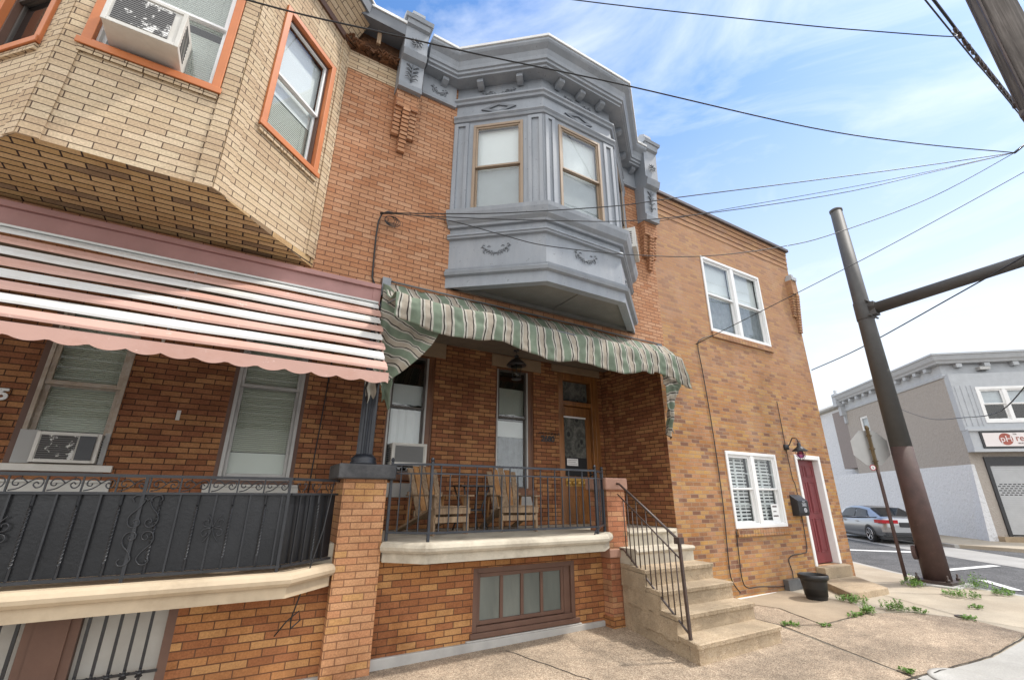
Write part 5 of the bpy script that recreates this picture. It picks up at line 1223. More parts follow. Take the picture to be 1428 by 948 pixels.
for k, (yy, za, zb, r, lb) in enumerate(((.9, 8.60, 9.0, .012, 'leftmost cable of the bundle descending at the top right corner'), (.88, 9.55, 9.35, .022, 'thickest cable of the bundle descending at the top right corner, with splices'), (.95, 9.95, 9.9, .011, 'thin cable between the thick spliced cable and the wooden pole'), (.35, 8.55, 8.45, .010, 'cable clamped to the left side of the wooden utility pole'))):
    z_at = {0: [(5.5, 8.80), (7.78, 8.82), (9.74, 8.89), (13, 9.1), (30, 9.6)], 1: [(5.5, 9.15), (8.3, 9.2), (9.7, 9.15), (12, 9.25), (30, 9.8)], 2: [(5.5, 10.2), (9.08, 9.83), (11, 9.7), (13, 9.7), (30, 10)], 3: [(4, 8.3), (5.9, 8.0), (7.3, 7.9), (9, 8.0), (30, 8.6)]}[k]
    cable([(x, yy, z) for x, z in z_at], r, lb, group=GB)
cable([(4, -.1, 7.3), (6.6, -.05, 7.25), (8.5, 0, 7.3), (30, 0, 7.8)], .011, 'cable to the right of the wooden utility pole in the extreme top right corner', group=GB)
sp_ = thing('cable_splice', 'black splice cases hanging on the thick cable by the wooden pole', 'splice case', (10.2, .88, 9.1))
for k in range(16):
    mb = MB(); x = 9.1 + k * .2; mb.tube([(x, .88, 9.12 + .02 * math.sin(k)), (x + .11, .89, 9.10 + .03 * math.sin(k * 2))], .026 + .008 * (k % 2), 6); mb.build('casing', M['iron_brown'], sp_)
mb = MB(); mb.tube([NODE, (11.6, .9, 7.9), (13.0, .9, 8.7), (16, .9, 9.1)], .02, 6); tag(mb.build('overhead_cable', M['cable']), 'short thick cable gathering the service drops at the right edge', 'cable', GR)
# coil at the hook and wall cable down
wc = thing('wall_cable', 'black cable with a coil on the orange brick, dropping to the pink awning', 'cable', (1.0, D, 5.27))
mb = MB(); mb.tube([(1.13, 5.37, 3.98), (1.0, 5.37, 4.3), (.985, 5.36, 4.89), (.99, 5.35, 5.12), (1.02, 5.34, 5.24), (1.09, 5.33, 5.30), (1.16, 5.33, 5.31)], .012, 6); mb.build('drop', M['cable'], wc)
mb = MB(); random.seed(3)
for k in range(4):
    cx, cz, r = 1.14 + .01 * k, 5.2 - .012 * k, .07 + .012 * k
    mb.tube([(cx + math.cos(a) * r, 5.35 - .01 * k, cz + math.sin(a) * r * .75) for a in [i * .35 + k for i in range(18)]], .005, 5)
mb.build('coil', M['cable'], wc)
ec = thing('wall_cable', 'black cable running down the corner house wall and looping along its base', 'cable', (7.4, D, 2.5))
mb = MB()
def smooth(P, sub=5):
    P = [Vector(p) for p in P]; out = []
    for i in range(len(P) - 1):
        p0 = P[max(i - 1, 0)]; p1 = P[i]; p2 = P[i + 1]; p3 = P[min(i + 2, len(P) - 1)]
        for k in range(sub): t = k / sub; out.append(.5 * ((2 * p1) + (p2 - p0) * t + (2 * p0 - 5 * p1 + 4 * p2 - p3) * t * t + (3 * p1 - p0 - 3 * p2 + p3) * t ** 3))
    return out + [P[-1]]
yy = D - .018
mb.tube(smooth([(7.9, yy, 4.78), (7.5, yy, 4.62), (7.38, yy, 4.45), (7.42, yy, 3.9), (7.47, yy, 2.81), (7.47, yy, 1.54), (7.40, yy, .60), (7.42, yy, .3), (7.6, yy, .10)]), .0085, 6)
mb.tube(smooth([(7.73, yy, 1.06), (7.70, yy, .6), (7.70, yy, .28), (7.82, yy, .16), (8.16, yy, .15), (8.8, yy, .10), (9.16, yy, .15), (9.22, yy, .30), (9.17, yy, .50), (9.32, yy, .58), (9.70, yy, .60), (9.86, yy, .68), (9.90, yy, 1.28)]), .0085, 6)
mb.tube(smooth([(9.80, yy, 3.6), (9.80, yy, 3.1), (9.80, yy, 2.68)]), .007, 5); mb.tube(smooth([(9.80, yy, 2.56), (9.83, yy, 2.0), (9.88, yy, 1.9), (9.90, yy, 1.68)]), .007, 5)
mb.build('run', M['cable'], ec)

# ================================================================= POLES, SIGN
PX, PY = 12.03, 4.2; z0 = gz(PX)
SPo = thing('signal_pole', 'tall steel pole, grey above and red-brown below, with a side arm', 'signal pole', (PX, PY, z0))
def ring_tube(mb, x, y, za, zb, ra, rb, n=24):
    mb.lathe((x, y, 0), [(ra, za), (rb, zb)], n)
rz = lambda z: .218 - (z - z0) * .0105
mb = MB(); ring_tube(mb, PX, PY, z0 + .06, 2.65, rz(.06), rz(2.65)); mb.build('red_lower_shaft', M['pole_red'], SPo)
mb = MB(); ring_tube(mb, PX, PY, 2.65, 8.6, rz(2.65) - .001, rz(8.6)); mb.lathe((PX, PY, 8.6), [(rz(8.6) + .012, -.06), (rz(8.6) + .015, .0), (.10, .03)], 20); mb.build('grey_upper_shaft', M['pole_steel'], SPo)
mb = MB(); mb.box(PX - .30, PX + .30, PY - .30, PY + .30, z0 + .02, z0 + .07)
for sx in (-1, 1):
    for sy in (-1, 1): mb.lathe((PX + sx * .235, PY + sy * .235, z0 + .07), [(.035, 0), (.035, .045), (.018, .05), (.018, .11), (.005, .115)], 6)
mb.build('base_plate', M['iron_brown'], SPo, bevel=.004)
mb = MB(); mb.box(PX - .46, PX + .44, PY - .42, PY + .42, z0 - .2, z0 + .02); mb.build('footing', M['walk_grey'], SPo, bevel=.02)
mb = MB(); a0 = Vector((PX + .02, PY - .14, 5.78)); a1 = Vector((PX + .45, PY - 5.2, 6.12)); mb.tube([a0, a0.lerp(a1, .5), a1], .1, 16, rad=[.135, .115, .095]); mb.build('mast_arm', M['pole_steel'], SPo)
mb = MB(); ring_tube(mb, PX, PY, 5.56, 6.0, rz(5.5) + .012, rz(5.9) + .012); mb.box(PX - .10, PX + .12, PY - .26, PY - .14, 5.62, 5.94)
for z in (5.60, 5.96): mb.tube([(PX - .22, PY - .16, z), (PX + .22, PY - .16, z)], .025, 6)
mb.build('arm_clamp', M['pole_steel'], SPo, bevel=.005)
mb = MB(); mb.prism([(PX - .12 + .07 * math.cos(k * PI / 8), PY + .17, .60 + .13 * math.sin(k * PI / 8)) for k in range(16)], (-.02, .065, 0)); mb.build('handhole_cover', M['pole_red'], SPo)
# stop sign seen from behind
SX, SY = 11.78, 4.62; sz = gz(SX)
SS = thing('stop_sign', 'unpainted back of an octagonal road sign on a rusty post beside the steel pole', 'road sign', (SX, SY, sz))
mb = MB(); mb.tube([(SX, SY, sz - .1), (SX - .02, SY, 2.25)], .034, 8); mb.build('post', M['pole_red'], SS)
mb = MB(); mb.bar((SX - .02, SY, 2.2), (SX - .03, SY, 3.08), .05, .06); mb.lathe((SX - .03, SY, 3.04), [(.035, 0), (.045, .03), (.03, .08), (.005, .1)], 8)
for z in (2.36, 2.62, 2.9): mb.box(SX - .07, SX + .02, SY - .04, SY + .04, z, z + .025)
mb.build('sign_channel', M['sign_post'], SS)
sd = Vector((.80, -.60, 0)).normalized(); sn = Vector((.60, .80, 0)); c = Vector((SX - .02, SY, 2.66)) + sn * .06
mb = MB(); mb.prism([c + sd * .40 * math.cos(PI / 8 + k * PI / 4) + Vector((0, 0, .40 * math.sin(PI / 8 + k * PI / 4))) for k in range(8)], sn * .004); mb.build('sign_plate', M['sign_back'], SS)
sc_ = Vector((SX - .16, SY + .02, 2.235)); mb = MB(); mb.prism([sc_ + sd * .062 * math.cos(k * PI / 10) + Vector((0, 0, .062 * math.sin(k * PI / 10))) for k in range(20)], sn * .004); rs = mb.build('round_sticker', paint('sticker_red', (.35, .03, .05), .4), SS)
mb = MB(); mb.prism([sc_ - sn * .003 + sd * .045 * math.cos(k * PI / 10) + Vector((0, 0, .045 * math.sin(k * PI / 10))) for k in range(20)], sn * .002); mb.build('sticker_face', M['white'], rs)
mb = MB(); mb.tube([sc_ - sn * .006 + sd * a + Vector((0, 0, b)) for a, b in ((-.018, .022), (.012, .02), (-.008, .0), (.014, -.012), (-.012, -.024))], .005, 4); mb.build('sticker_mark', M['sign_dark'], rs)
# wooden utility pole
UX, UY = 6.35, .29
UP = thing('utility_pole', 'weathered grey wooden utility pole in the top right corner', 'utility pole', (UX, UY, gz(UX)))
mb = MB(); mb.smooth = True; n = 28; prev = None
for i in range(60):
    z = gz(UX) - .1 + i * .2; c = []
    for k in range(n):
        a = 2 * PI * k / n; r = .172 - z * .0025 + .006 * noise.noise(Vector((math.cos(a) * 3, math.sin(a) * 3, z * .3))) + (-.006 if k in (3, 11, 19, 24) else 0)
        c.append(mb.vert((UX + r * math.cos(a), UY + r * math.sin(a), z)))
    if prev:
        for k in range(n): mb.fi([prev[k], prev[(k + 1) % n], c[(k + 1) % n], c[k]])
    prev = c
mb.build('shaft', M['pole_wood'], UP)
mb = MB(); mb.tube([(UX - .17, UY + .07, 2), (UX - .165, UY + .07, 6), (UX - .16, UY + .07, 10.5)], .014, 6); mb.tube([(UX - .10, UY + .14, .5), (UX - .08, UY + .15, 7), (UX - .05, UY + .14, 11)], .008, 5); mb.build('ground_wire', M['iron_brown'], UP)
mb = MB(); mb.box(UX - .3, UX - .14, UY + .05, UY + .15, 5.20, 5.27); mb.lathe((UX - .28, UY + .10, 5.15), [(.02, 0), (.045, .02), (.045, .07), (.02, .1)], 8); mb.build('cable_clamp', M['iron_brown'], UP)

# ================================================================= BUILDINGS ACROSS THE SIDE STREET
B = thing('shop_building', 'taupe and white stucco shop building with a steel shutter across the side street', 'shop', (CB[0], CB[1], -.06))
FW = frame((*far(CB, 9.05), 0), (-SD[0], -SD[1]))         # side wall, walked toward the corner
FD = (SN[0], SN[1]); 
FC = frame((CB[0], CB[1], 0), FD)
W_ = 9.05
wins = [(1.50, 2.35, 4.55, 6.25), (3.95, 4.75, 4.35, 6.25)]
mb = MB(); mb.wall(FW, W_, 3.0, 7.0, wins, .12); mb.build('stucco_wall', M['stucco'], B)
mb = MB(); mb.wall(FW, W_ , -.3, 3.0, [], .1, s0=-14); 
mb.fbox(FW, -14, -0.4, 3.0, 7.35, .55, 1.0); mb.build('white_wall', M['stucco_white'], B)
mb = MB(); mb.hexa([FW(W_ - 1.0, -.3, -.02), FW(W_ + .02, -.3, -.25), FW(W_ + .02, -.3, .1), FW(W_ - 1.0, -.3, .1), FW(W_ - .3, 3.0, -.015), FW(W_ + .015, 3.0, -.02), FW(W_ + .015, 3.0, .1), FW(W_ - .3, 3.0, .1)]); mb.build('battered_base', M['stucco_white'], B)
mb = MB(); mb.fbox(FW, -1.6, -.002, 3.35, 7.0, -.0, .8); mb.build('stucco_box', M['stucco_box'], B)
mb = MB(); mb.fbox(FW, .01, W_ - .7, -.3, 7.5, .7, 10); mb.build('building_core', M['darkvoid'], B)
mb = MB(); mb.fbox(FW, -14, W_ - .05, 7.5, 7.6, .1, 10); mb.build('roof', M['roof_edge'], B)
for h in wins: dh_window(B, FW, h[0], h[1], h[2], h[3], M['white'], M['white'], d=.04, fw=.07, sw=.05, cover=[('shade', (h[2] + h[3]) / 2, h[3] - .1, 'plate')], room=True)
# front with corner bay
mb = MB(); mb.wall(FC, 7, -.3, 7.0, [(.55, 5.2, .15, 3.0), (.9, 3.1, 4.75, 6.35)], .15); mb.build('stucco_wall', M['stucco'], B)
mb = MB(); mb.fbox(FC, .02, 3.6, 4.45, 6.9, -.28, -.001); 
mb = MB(); mb.wall(frame((FC(.02, 0, -.30)[0], FC(.02, 0, -.30)[1], 0), FD), 3.6, 4.42, 6.95, [(.85, 2.95, 4.72, 6.32)], .2); mb.fbox(FC, .0, .02, 4.42, 6.95, -.299, .0)
for x in (.1, .32, .55, .72): mb.fbox(FC, x, x + .03, 4.6, 6.4, -.325, -.30)
mb.build('panelled_bay', M['lightgrey'], B)
FBay = frame((FC(0, 0, -.30)[0], FC(0, 0, -.30)[1], 0), FD)
mb = MB(); ring(mb, FBay, .87, 2.97, 4.72, 6.32, .12, -.03, .08); mb.fbox(FBay, 1.85, 1.99, 4.84, 6.2, -.025, .08); mb.build('window_frame', M['white'], B)
for a, b in ((.99, 1.85), (1.99, 2.85)): dh_window(B, FBay, a, b, 4.84, 6.2, M['white'], M['white'], d=.0, fw=.02, sw=.05, mid=5.55, cover=[('shade', 5.52, 6.15, 'plate')])
cc = [far(CB, 9.05), CB, (CB[0] + SN[0] * 8, CB[1] + SN[1] * 8)]
cc = [cc[0], (CB[0], CB[1]), cc[2]]
mb = MB(); mb.sweep(cc, [(-.1, 6.85), (.05, 6.85), (.07, 6.95), (.03, 7.0), (.03, 7.45), (-.1, 7.45)]); mb.build('frieze', M['lightgrey'], B)
mb = MB(); mb.sweep(cc, [(-.1, 7.45), (.30, 7.47), (.34, 7.55), (.42, 7.62), (.50, 7.80), (.55, 7.82), (.55, 7.90), (-.1, 7.95)]); cn = mb.build('cornice', M['lightgrey'], B)
for F_, n_, st_ in ((FW, 11, .78), (FC, 6, 1.1)):
    for k in range(n_): s = .5 + k * st_; mb = MB(); mb.fbox(F_, s, s + .22, 7.28, 7.46, -.26, -.031); mb.build('modillion', M['lightgrey'], cn)
mb = MB(); mb.fbox(FW, -.12, .30, 7.2, 8.0, -.5, .0); mb.fbox(FW, -.02, .26, 6.6, 7.2, -.3, .0); mb.fbox(FW, .03, .20, 6.1, 6.6, -.14, .0); mb.lathe(FW(.09, 8.0, -.3), [(.2, 0), (.08, .08), (.12, .2), (.03, .32)], 8); mb.build('corner_bracket', M['lightgrey'], B)
mb = MB(); mb.fbox(FC, 1.35, 1.75, 7.12, 7.26, -.30, -.031)
mb.build('flood_lamp', M['sign_back'], B)
# shop sign
mb = MB(); mb.fbox(FC, .02, 7, 3.50, 4.44, -.42, -.002); mb.fbox(FC, -.05, 7, 4.36, 4.45, -.52, -.421); mb.fbox(FC, -.05, 7, 3.48, 3.60, -.50, -.421); mb.build('sign_cornice', M['lightgrey'], B)
sg = thing('shop_sign', 'long pale sign board reading pHresh with a brick-red disc, above the shutter', 'sign', tuple(FC(2, 3.6, -.42)))
mb = MB(); mb.fbox(FC, .36, 5.6, 3.63, 4.33, -.47, -.424); mb.build('sign_border', M['black'], sg)
mb = MB(); mb.fbox(FC, .44, 5.52, 3.70, 4.27, -.482, -.471); mb.build('sign_panel', M['sign_face'], sg)
mb = MB(); mb.prism([FC(1.24 + .25 * math.cos(k * PI / 14), 4.0 + .25 * math.sin(k * PI / 14), -.484) for k in range(28)], FC(0, 0, -.006) - FC(0, 0, 0)); mb.build('red_disc', M['sign_red'], sg)
FSg = frame(tuple(FC(0, 0, -.492)), FD)
text('lettering', 'pH', FSg, 1.25, 4.0, 0, .36, M['sign_face'], sg, .002)
text('lettering', 'resh', FSg, 1.90, 4.03, 0, .36, M['sign_red'], sg, .002)
text('lettering', 'THE', FSg, 1.60, 4.20, 0, .08, M['sign_dark'], sg, .002)
text('lettering', 'WAXING STUDIO', FSg, 2.06, 3.82, 0, .095, M['sign_dark'], sg, .002, sx=1.15)
# shutter
mb = MB(); ring(mb, FC, .50, 5.3, .12, 3.3, .13, -.06, .15, .36, .02); mb.build('shutter_frame', M['black'], B)
mb = MB(); z = .2; k = 0
while z < 2.93: 
    mb.fbox(FC, .64, 5.16, z, z + .065, .02 - .0, .05); mb.fbox(FC, .64, 5.16, z + .065, z + .085, .035, .05); z += .085; k += 1
sh = mb.build('shutter', paint('shutter_steel', (.42, .43, .44), .4, .08, 3, .1, metal=.3), B)
mb = MB()
for r in range(6):
    for c in range(26): 
        x = .72 + c * .165 + (r % 2) * .08; zz = 1.72 + r * .085
        mb.fbox(FC, x, x + .11, zz + .012, zz + .05, .017, .0195)
mb.build('shutter_slots', M['black'], sh)
mb = MB(); mb.fbox(FC, .1, 5.6, -.1, .13, -.35, -.001); mb.build('door_sill', M['concrete'], B)

# ================================================================= CAR
def car():
    c = thing('parked_car', 'silver four-door saloon parked by the white wall across the side street, seen from behind', 'car', (0, 0, 0))
    L_, Wd = 4.9, 1.84
    # lower body: stations along x (rear -2.45 .. front 2.45): (x, half width, z_low, z_mid, z_top)
    S_ = [(-2.45, .66, .42, .62, .90), (-2.38, .80, .33, .64, .98), (-2.15, .88, .27, .66, 1.03), (-1.7, .915, .24, .68, 1.02), (-1.0, .92, .20, .66, .98), (0, .92, .19, .64, .95), (1.0, .92, .20, .62, .93), (1.6, .91, .23, .62, .90), (2.1, .86, .26, .60, .80), (2.36, .74, .32, .56, .70), (2.45, .60, .38, .52, .62)]
    mb = MB(); mb.smooth = True; rings = []
    for x, w, a, m_, t in S_:
        pr = [(-w * .86, a), (-w * .97, a + .10), (-w, m_), (-w * .965, t - .07), (-w * .86, t), (-w * .4, t + .03), (w * .4, t + .03), (w * .86, t), (w * .965, t - .07), (w, m_), (w * .97, a + .10), (w * .86, a)]
        rings.append([mb.vert((x, y, z)) for y, z in pr])
    for a, b in zip(rings, rings[1:]):
        for k in range(12): mb.fi([a[k], a[(k + 1) % 12], b[(k + 1) % 12], b[k]])
    mb.fi(rings[0][::-1]); mb.fi(rings[-1]); mb.build('body', M['car'], c)
    # greenhouse
    def lerp(a, b, t): return a + (b - a) * t
    G = [(-1.95, .70, 1.02, 1.04), (-1.15, .66, 1.0, 1.36), (-.5, .64, .98, 1.44), (.2, .64, .96, 1.45), (.75, .66, .95, 1.36), (1.45, .72, .93, .96)]
    mb = MB(); mb.smooth = True; rings = []
    for x, w, zb, zt in G:
        rings.append([mb.vert(p) for p in ((x, -.84, zb), (x, lerp(-.84, -w, .5), lerp(zb, zt, .55)), (x, -w, zt - .03), (x, -w * .8, zt), (x, w * .8, zt), (x, w, zt - .03), (x, lerp(.84, w, .5), lerp(zb, zt, .55)), (x, .84, zb))])
    for a, b in zip(rings, rings[1:]):
        for k in range(7): mb.fi([a[k], a[k + 1], b[k + 1], b[k]])
    mb.build('roof', M['car'], c)
    for s in (-1, 1):
        def P(x, t):
            for (x0, w0, b0, t0), (x1, w1, b1, t1) in zip(G, G[1:]):
                if x <= x1: q = (x - x0) / (x1 - x0); w = lerp(w0, w1, q); zb = lerp(b0, b1, q); zt = lerp(t0, t1, q); break
            return Vector((x, s * (lerp(.84, w, t) + .012), lerp(zb, zt - .03, t)))
        for nm, xa, xb, xa2, xb2 in (('side_window', -1.42, -.38, -1.15, -.38), ('side_window', -.30, 1.12, -.30, .62)):
            for nm2, grow, offy, mt in (('window_seal', .03, .004, 'black'), (nm, 0, .012, 'glass_car')):
                mb = MB(); n = 12; A_, B_ = xa - grow, xb + grow
                def tt(x):
                    v = .86 + grow * .5
                    if xa2 > xa: v = min(v, .10 + (x - A_) / (xa2 - xa) * .78)
                    if xb2 < xb: v = min(v, .10 + (B_ - x) / (xb - xb2) * .78)
                    return v
                for k in range(n):
                    x0, x1 = A_ + (B_ - A_) * k / n, A_ + (B_ - A_) * (k + 1) / n; o_ = Vector((0, s * offy, 0))
                    mb.face([P(x0, .08 - grow) + o_, P(x1, .08 - grow) + o_, P(x1, tt(x1)) + o_, P(x0, tt(x0)) + o_])
                mb.build(nm2, M[mt], c)
        mb = MB(); mb.tube([P(-1.55, .02), P(-.3, .0), P(1.2, .02)], .012, 5); mb.build('chrome_strip', M['rim'], c)
        for x in (-.55, .55): 
            mb = MB(); mb.box(x - .1, x + .1, s * .915 - .02, s * .915 + .025, .80, .825); mb.build('door_handle', M['car'], c)
        mb = MB(); mb.box(.85, 1.02, s * .92 if s > 0 else -1.08, 1.08 if s > 0 else -.92, .93, 1.05); mb.build('wing_mirror', M['car'], c, bevel=.02)
        mb = MB(); pth = [(-2.478, .34), (-2.475, .60), (-2.40, .825), (-2.26, .885), (-2.06, .925)]
        if s > 0: pth = [(x, y) for x, y in reversed(pth)]
        else: pth = [(x, -y) for x, y in pth]
        pth = pth[::-1]
        mb.sweep(pth, [(-.05, .80), (.012, .80), (.016, .86), (.006, .92), (-.05, .93)]); mb.build('tail_light', M['redlight'], c, bevel=.01)
    mb = MB(); mb.face([(-1.99, -.58, 1.055), (-1.99, .58, 1.055), (-1.18, .52, 1.375), (-1.18, -.52, 1.375)]); mb.build('rear_window', M['glass_car'], c)
    mb = MB(); mb.face([(-1.98, -.62, 1.045), (-1.98, .62, 1.045), (-1.16, .56, 1.37), (-1.16, -.56, 1.37)]); mb.build('window_seal', M['black'], c)
    mb = MB(); mb.box(-2.475, -2.44, -.26, .26, .68, .82); mb.build('licence_plate', M['plate'], c)
    mb = MB(); mb.box(-2.50, -2.30, -.80, .80, .34, .44); mb.box(-2.49, -2.44, -.28, .28, .66, .84); mb.build('bumper_insert', M['black'], c, bevel=.02)
    mb = MB(); mb.sweep([(-2.30, -.88), (-2.47, -.6), (-2.47, .6), (-2.30, .88)], [(-.02, .46), (.02, .47), (.03, .60), (.0, .64), (-.02, .64)]); mb.build('rear_bumper', M['car'], c)
    for x in (-1.42, 1.42):
        for s in (-1, 1):
            mb = MB(); n = 28; cyl = []
            for y, r in ((.70, .30), (.71, .335), (.90, .335), (.93, .315), (.925, .245), (.88, .24)):
                cyl.append([mb.vert((x + r * math.cos(2 * PI * k / n), s * y, .335 + r * math.sin(2 * PI * k / n))) for k in range(n)])
            mb.smooth = True
            for a, b in zip(cyl, cyl[1:]):
                for k in range(n): mb.fi([a[k], a[(k + 1) % n], b[(k + 1) % n], b[k]])
            mb.smooth = False; mb.fi(cyl[-1]); w = mb.build('wheel', M['tyre'], c)
            mb = MB()
            for k in range(5):
                a = k * 2 * PI / 5 + .3
                for da in (-.13, .13): mb.bar((x + .04 * math.cos(a), s * .91, .335 + .04 * math.sin(a)), (x + .225 * math.cos(a + da), s * .925, .335 + .225 * math.sin(a + da)), .03, .02, (0, 1, 0))
            pts = [(x + .232 * math.cos(2 * PI * k / 24), s * .93, .335 + .232 * math.sin(2 * PI * k / 24)) for k in range(25)]; mb.tube(pts, .014, 6, cap=False); mb.build('rim', M['rim'], w)
            mb = MB(); mb.prism([(x + .385 * math.cos(PI * k / 14), s * .922, .33 + .385 * math.sin(PI * k / 14)) for k in range(15)], (0, -s * .1, 0)); mb.build('wheel_arch', M['black'], c)
    mb = MB(); mb.box(-2.2, 2.2, -.8, .8, .17, .35); mb.build('underbody', M['black'], c)
    return c
CA = car()
K = far(off(CB, -3.75), 1.2)
CA.location = (*CARLOC, -.18) if 'CARLOC' in globals() else (K[0], K[1], -.18); CA.rotation_euler = (0, 0, R(90 - 41))

# ================================================================= WEEDS
def weed(x, y, r, h, n, label, seed, flat=1.0):
    random.seed(seed); mb = MB(); z = gz(x) + .005
    for k in range(int(n * .55)):
        a = random.random() * 2 * PI; rr = r * random.random() ** .6; bx, by_ = x + rr * math.cos(a) , y + rr * math.sin(a) * flat
        hh = h * random.uniform(.3, 1) * (1 - .5 * rr / r); lx, ly = random.uniform(-.03, .03), random.uniform(-.03, .03)
        for m_ in range(5):
            t = (m_ + 1) / 5; c = Vector((bx + lx * t, by_ + ly * t, z + hh * t)); d = Vector((random.uniform(-1, 1), random.uniform(-1, 1), random.uniform(.0, .7))).normalized(); s = random.uniform(.022, .042); sd_ = d.cross(Vector((0, 0, 1))).normalized() * s * .35
            up = Vector((0, 0, .006)); mb.face([c, c + d * s * .5 + sd_ + up, c + d * s, c + d * s * .5 - sd_ + up])
        w_ = Vector((.0018, 0, 0)); mb.face([(bx - .0018, by_, z), (bx + .0018, by_, z), (bx + lx + .001, by_ + ly, z + hh), (bx + lx - .001, by_ + ly, z + hh)])
    o = mb.build('weed', M['leaf']); return tag(o, label, 'weed', 'weeds in the pavement cracks')
weed(8.95, 4.32, .22, .13, 120, 'low green weed growing against the stoop beside the black pot', 1)
weed(8.90, 3.74, .17, .20, 110, 'bushy weed, tallest of those in the pavement crack in front of the stoop', 2)
weed(8.33, 3.84, .14, .17, 80, 'upright weed in the pavement crack nearest the planter', 3, .6)
weed(8.0, 3.87, .18, .05, 50, 'thin low strip of weed left of the upright weed in the crack', 4, .3)
weed(9.02, 3.50, .13, .08, 50, 'small weed just right of the bushiest crack weed', 5)
weed(9.12, 2.96, .10, .06, 35, 'last small tuft at the right end of the slab crack', 7)
weed(10.1, 3.15, .16, .04, 45, 'flat isolated weed in the middle of the tan sidewalk slab', 8, .5)
weed(11.35, 4.35, .20, .14, 90, 'weed clump left of the steel pole footing', 9)
weed(11.62, 4.45, .12, .22, 50, 'narrow taller weed touching the steel pole base', 10)
weed(10.95, 3.55, .26, .15, 130, 'leafy weed clump in front of the steel pole footing', 11)
weed(11.75, 3.25, .25, .12, 120, 'weed band at the kerb just right of the pole', 13, .6)
weed(12.05, 3.65, .22, .28, 130, 'tallest weed at the kerb behind the pole footing', 14)
weed(6.66, 4.12, .05, .05, 20, 'tiny weed at the bottom corner of the concrete steps', 17)
weed(6.75, 4.05, .08, .04, 26, 'small weeds in the joint beside the bottom step', 18)
weed(7.1, 3.84, .07, .045, 26, 'small weed halfway along the diagonal joint right of the steps', 19)
weed(6.05, 2.55, .06, .05, 26, 'small weed beside the round access cover', 20)

# ================================================================= CAMERA, SKY, SUN
cam = bpy.data.cameras.new('camera'); cam.sensor_fit = 'HORIZONTAL'; cam.sensor_width = 36; cam.lens = 36 * 617 / 1428; cam.clip_start = .05; cam.clip_end = 3000
co_ = bpy.data.objects.new('camera', cam); COL.objects.link(co_)
yaw, pit, rol = R(29.995), R(19.21), R(.35)
fwd = Vector((math.sin(yaw) * math.cos(pit), math.cos(yaw) * math.cos(pit), math.sin(pit))); rt = Vector((math.cos(yaw), -math.sin(yaw), 0)); up = rt.cross(fwd)
r2 = rt * math.cos(rol) + up * math.sin(rol); u2 = -rt * math.sin(rol) + up * math.cos(rol)
mw = Matrix(((r2.x, u2.x, -fwd.x, 0), (r2.y, u2.y, -fwd.y, 0), (r2.z, u2.z, -fwd.z, 1.65), (0, 0, 0, 1)))
co_.matrix_world = mw; SC.camera = co_
W = bpy.data.worlds.new('World'); SC.world = W; W.use_nodes = True; nt = W.node_tree; nt.nodes.clear()
def wn(t, **k):
    x = nt.nodes.new(t)
    for a, b in k.items(): setattr(x, a, b)
    return x
EL, AZ = R(58), math.atan2(.92, -.40)        # azimuth measured from +Y toward +X
out = wn('ShaderNodeOutputWorld'); bg = wn('ShaderNodeBackground'); sky = wn('ShaderNodeTexSky', sky_type='NISHITA'); sky.sun_disc = False; sky.sun_elevation = EL; sky.sun_rotation = AZ; sky.air_density = 1.0; sky.dust_density = .6; sky.ozone_density = 2.5
tc = wn('ShaderNodeTexCoord'); mp = wn('ShaderNodeMapping'); mp.inputs['Scale'].default_value = (1, 1, 2.6); mp.inputs['Rotation'].default_value = (.3, .5, .6); nt.links.new(tc.outputs['Generated'], mp.inputs[0])
n1 = wn('ShaderNodeTexNoise'); n1.inputs['Scale'].default_value = 2.1; n1.inputs['Detail'].default_value = 8; n1.inputs['Roughness'].default_value = .58; n1.inputs['Distortion'].default_value = .6; nt.links.new(mp.outputs[0], n1.inputs['Vector'])
rp = wn('ShaderNodeValToRGB'); rp.color_ramp.elements[0].position = .44; rp.color_ramp.elements[1].position = .74; rp.color_ramp.elements[0].color = (0, 0, 0, 1); rp.color_ramp.elements[1].color = (.75, .75, .75, 1); nt.links.new(n1.outputs[0], rp.inputs[0])
sx = wn('ShaderNodeSeparateXYZ'); nt.links.new(tc.outputs['Generated'], sx.inputs[0])
hz = wn('ShaderNodeMapRange'); hz.inputs[1].default_value = .12; hz.inputs[2].default_value = .72; hz.inputs[3].default_value = .98; hz.inputs[4].default_value = 0; nt.links.new(sx.outputs[2], hz.inputs[0])
mxx = wn('ShaderNodeMath', operation='MAXIMUM'); nt.links.new(rp.outputs[0], mxx.inputs[0]); nt.links.new(hz.outputs[0], mxx.inputs[1])
dt = wn('ShaderNodeVectorMath', operation='DOT_PRODUCT'); nt.links.new(tc.outputs['Generated'], dt.inputs[0]); dt.inputs[1].default_value = (.62, .78, -.1); hy = wn('ShaderNodeMapRange'); hy.inputs[1].default_value = .10; hy.inputs[2].default_value = -.30; hy.inputs[3].default_value = 0; hy.inputs[4].default_value = .88; nt.links.new(dt.outputs['Value'], hy.inputs[0]); 
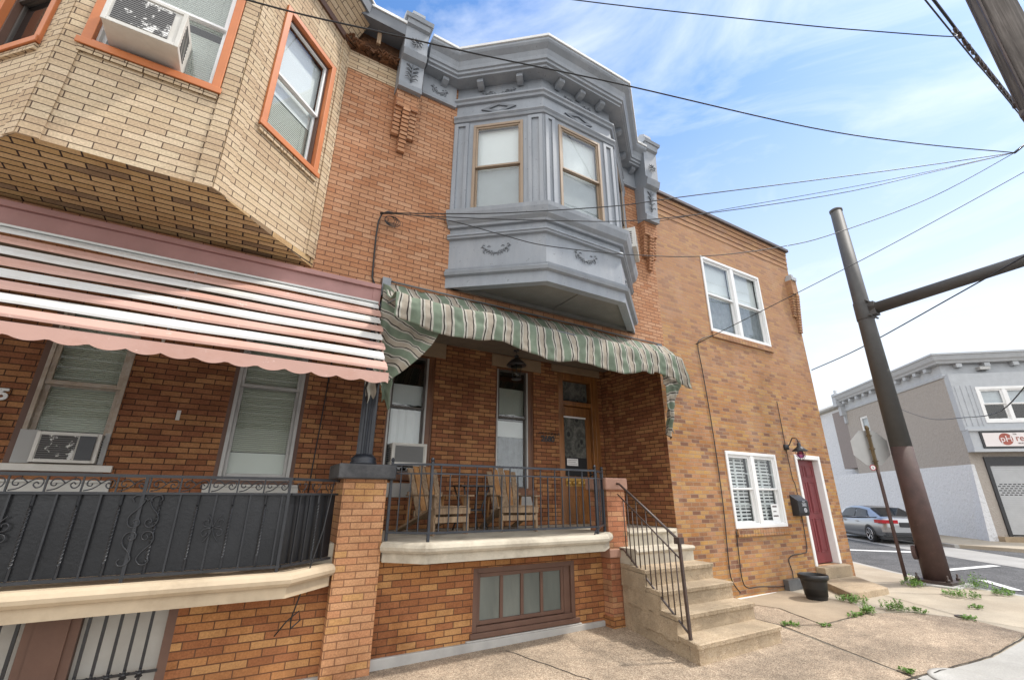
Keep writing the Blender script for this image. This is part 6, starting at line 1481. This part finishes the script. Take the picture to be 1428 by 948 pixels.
CL = wn('ShaderNodeMix', data_type='RGBA'); nt.links.new(hz.outputs[0], CL.inputs[0]); hs = wn('ShaderNodeHueSaturation'); hs.inputs['Saturation'].default_value = 1.2; hs.inputs['Value'].default_value = 1.0; nt.links.new(sky.outputs[0], hs.inputs['Color']); wm = wn('ShaderNodeMix', data_type='RGBA'); nt.links.new(rp.outputs[0], wm.inputs[0]); nt.links.new(hs.outputs[0], wm.inputs[6]); wm.inputs[7].default_value = (*[c * 1.25 for c in CLOUD], 1); nt.links.new(wm.outputs[2], CL.inputs[6]); CL.inputs[7].default_value = (*CLOUD, 1)
fill_bank = wn('ShaderNodeValToRGB'); fill_bank.color_ramp.elements[0].position = .3; fill_bank.color_ramp.elements[1].position = .7; fill_bank.color_ramp.elements[0].color = (*[c * .75 for c in FILL_BANK], 1); fill_bank.color_ramp.elements[1].color = (*[c * 1.2 for c in FILL_BANK], 1); nt.links.new(n1.outputs[0], fill_bank.inputs[0])  # unseen bright cloud, added behind and beside the camera to whiten the facade fill
C2 = wn('ShaderNodeMix', data_type='RGBA'); nt.links.new(hy.outputs[0], C2.inputs[0]); nt.links.new(CL.outputs[2], C2.inputs[6]); nt.links.new(fill_bank.outputs[0], C2.inputs[7])
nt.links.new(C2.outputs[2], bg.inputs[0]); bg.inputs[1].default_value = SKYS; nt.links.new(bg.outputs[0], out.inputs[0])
sl = bpy.data.lights.new('sun', 'SUN'); sl.energy = SUNS; sl.angle = R(4.0); sl.color = (1, .95, .88); so = bpy.data.objects.new('sun', sl); COL.objects.link(so)
sdv = Vector((math.sin(AZ) * math.cos(EL), math.cos(AZ) * math.cos(EL), math.sin(EL))); so.rotation_euler = sdv.to_track_quat('Z', 'Y').to_euler(); so.location = (5, -5, 20)
SC.view_settings.view_transform = 'Standard'; SC.view_settings.look = 'None'; SC.view_settings.exposure = EXPO; SC.view_settings.gamma = 1
SC.cycles.max_bounces = 6; SC.cycles.diffuse_bounces = 3; SC.cycles.glossy_bounces = 3; SC.cycles.transparent_max_bounces = 10
for o in bpy.data.objects:
    if '_o' in o: del o['_o']
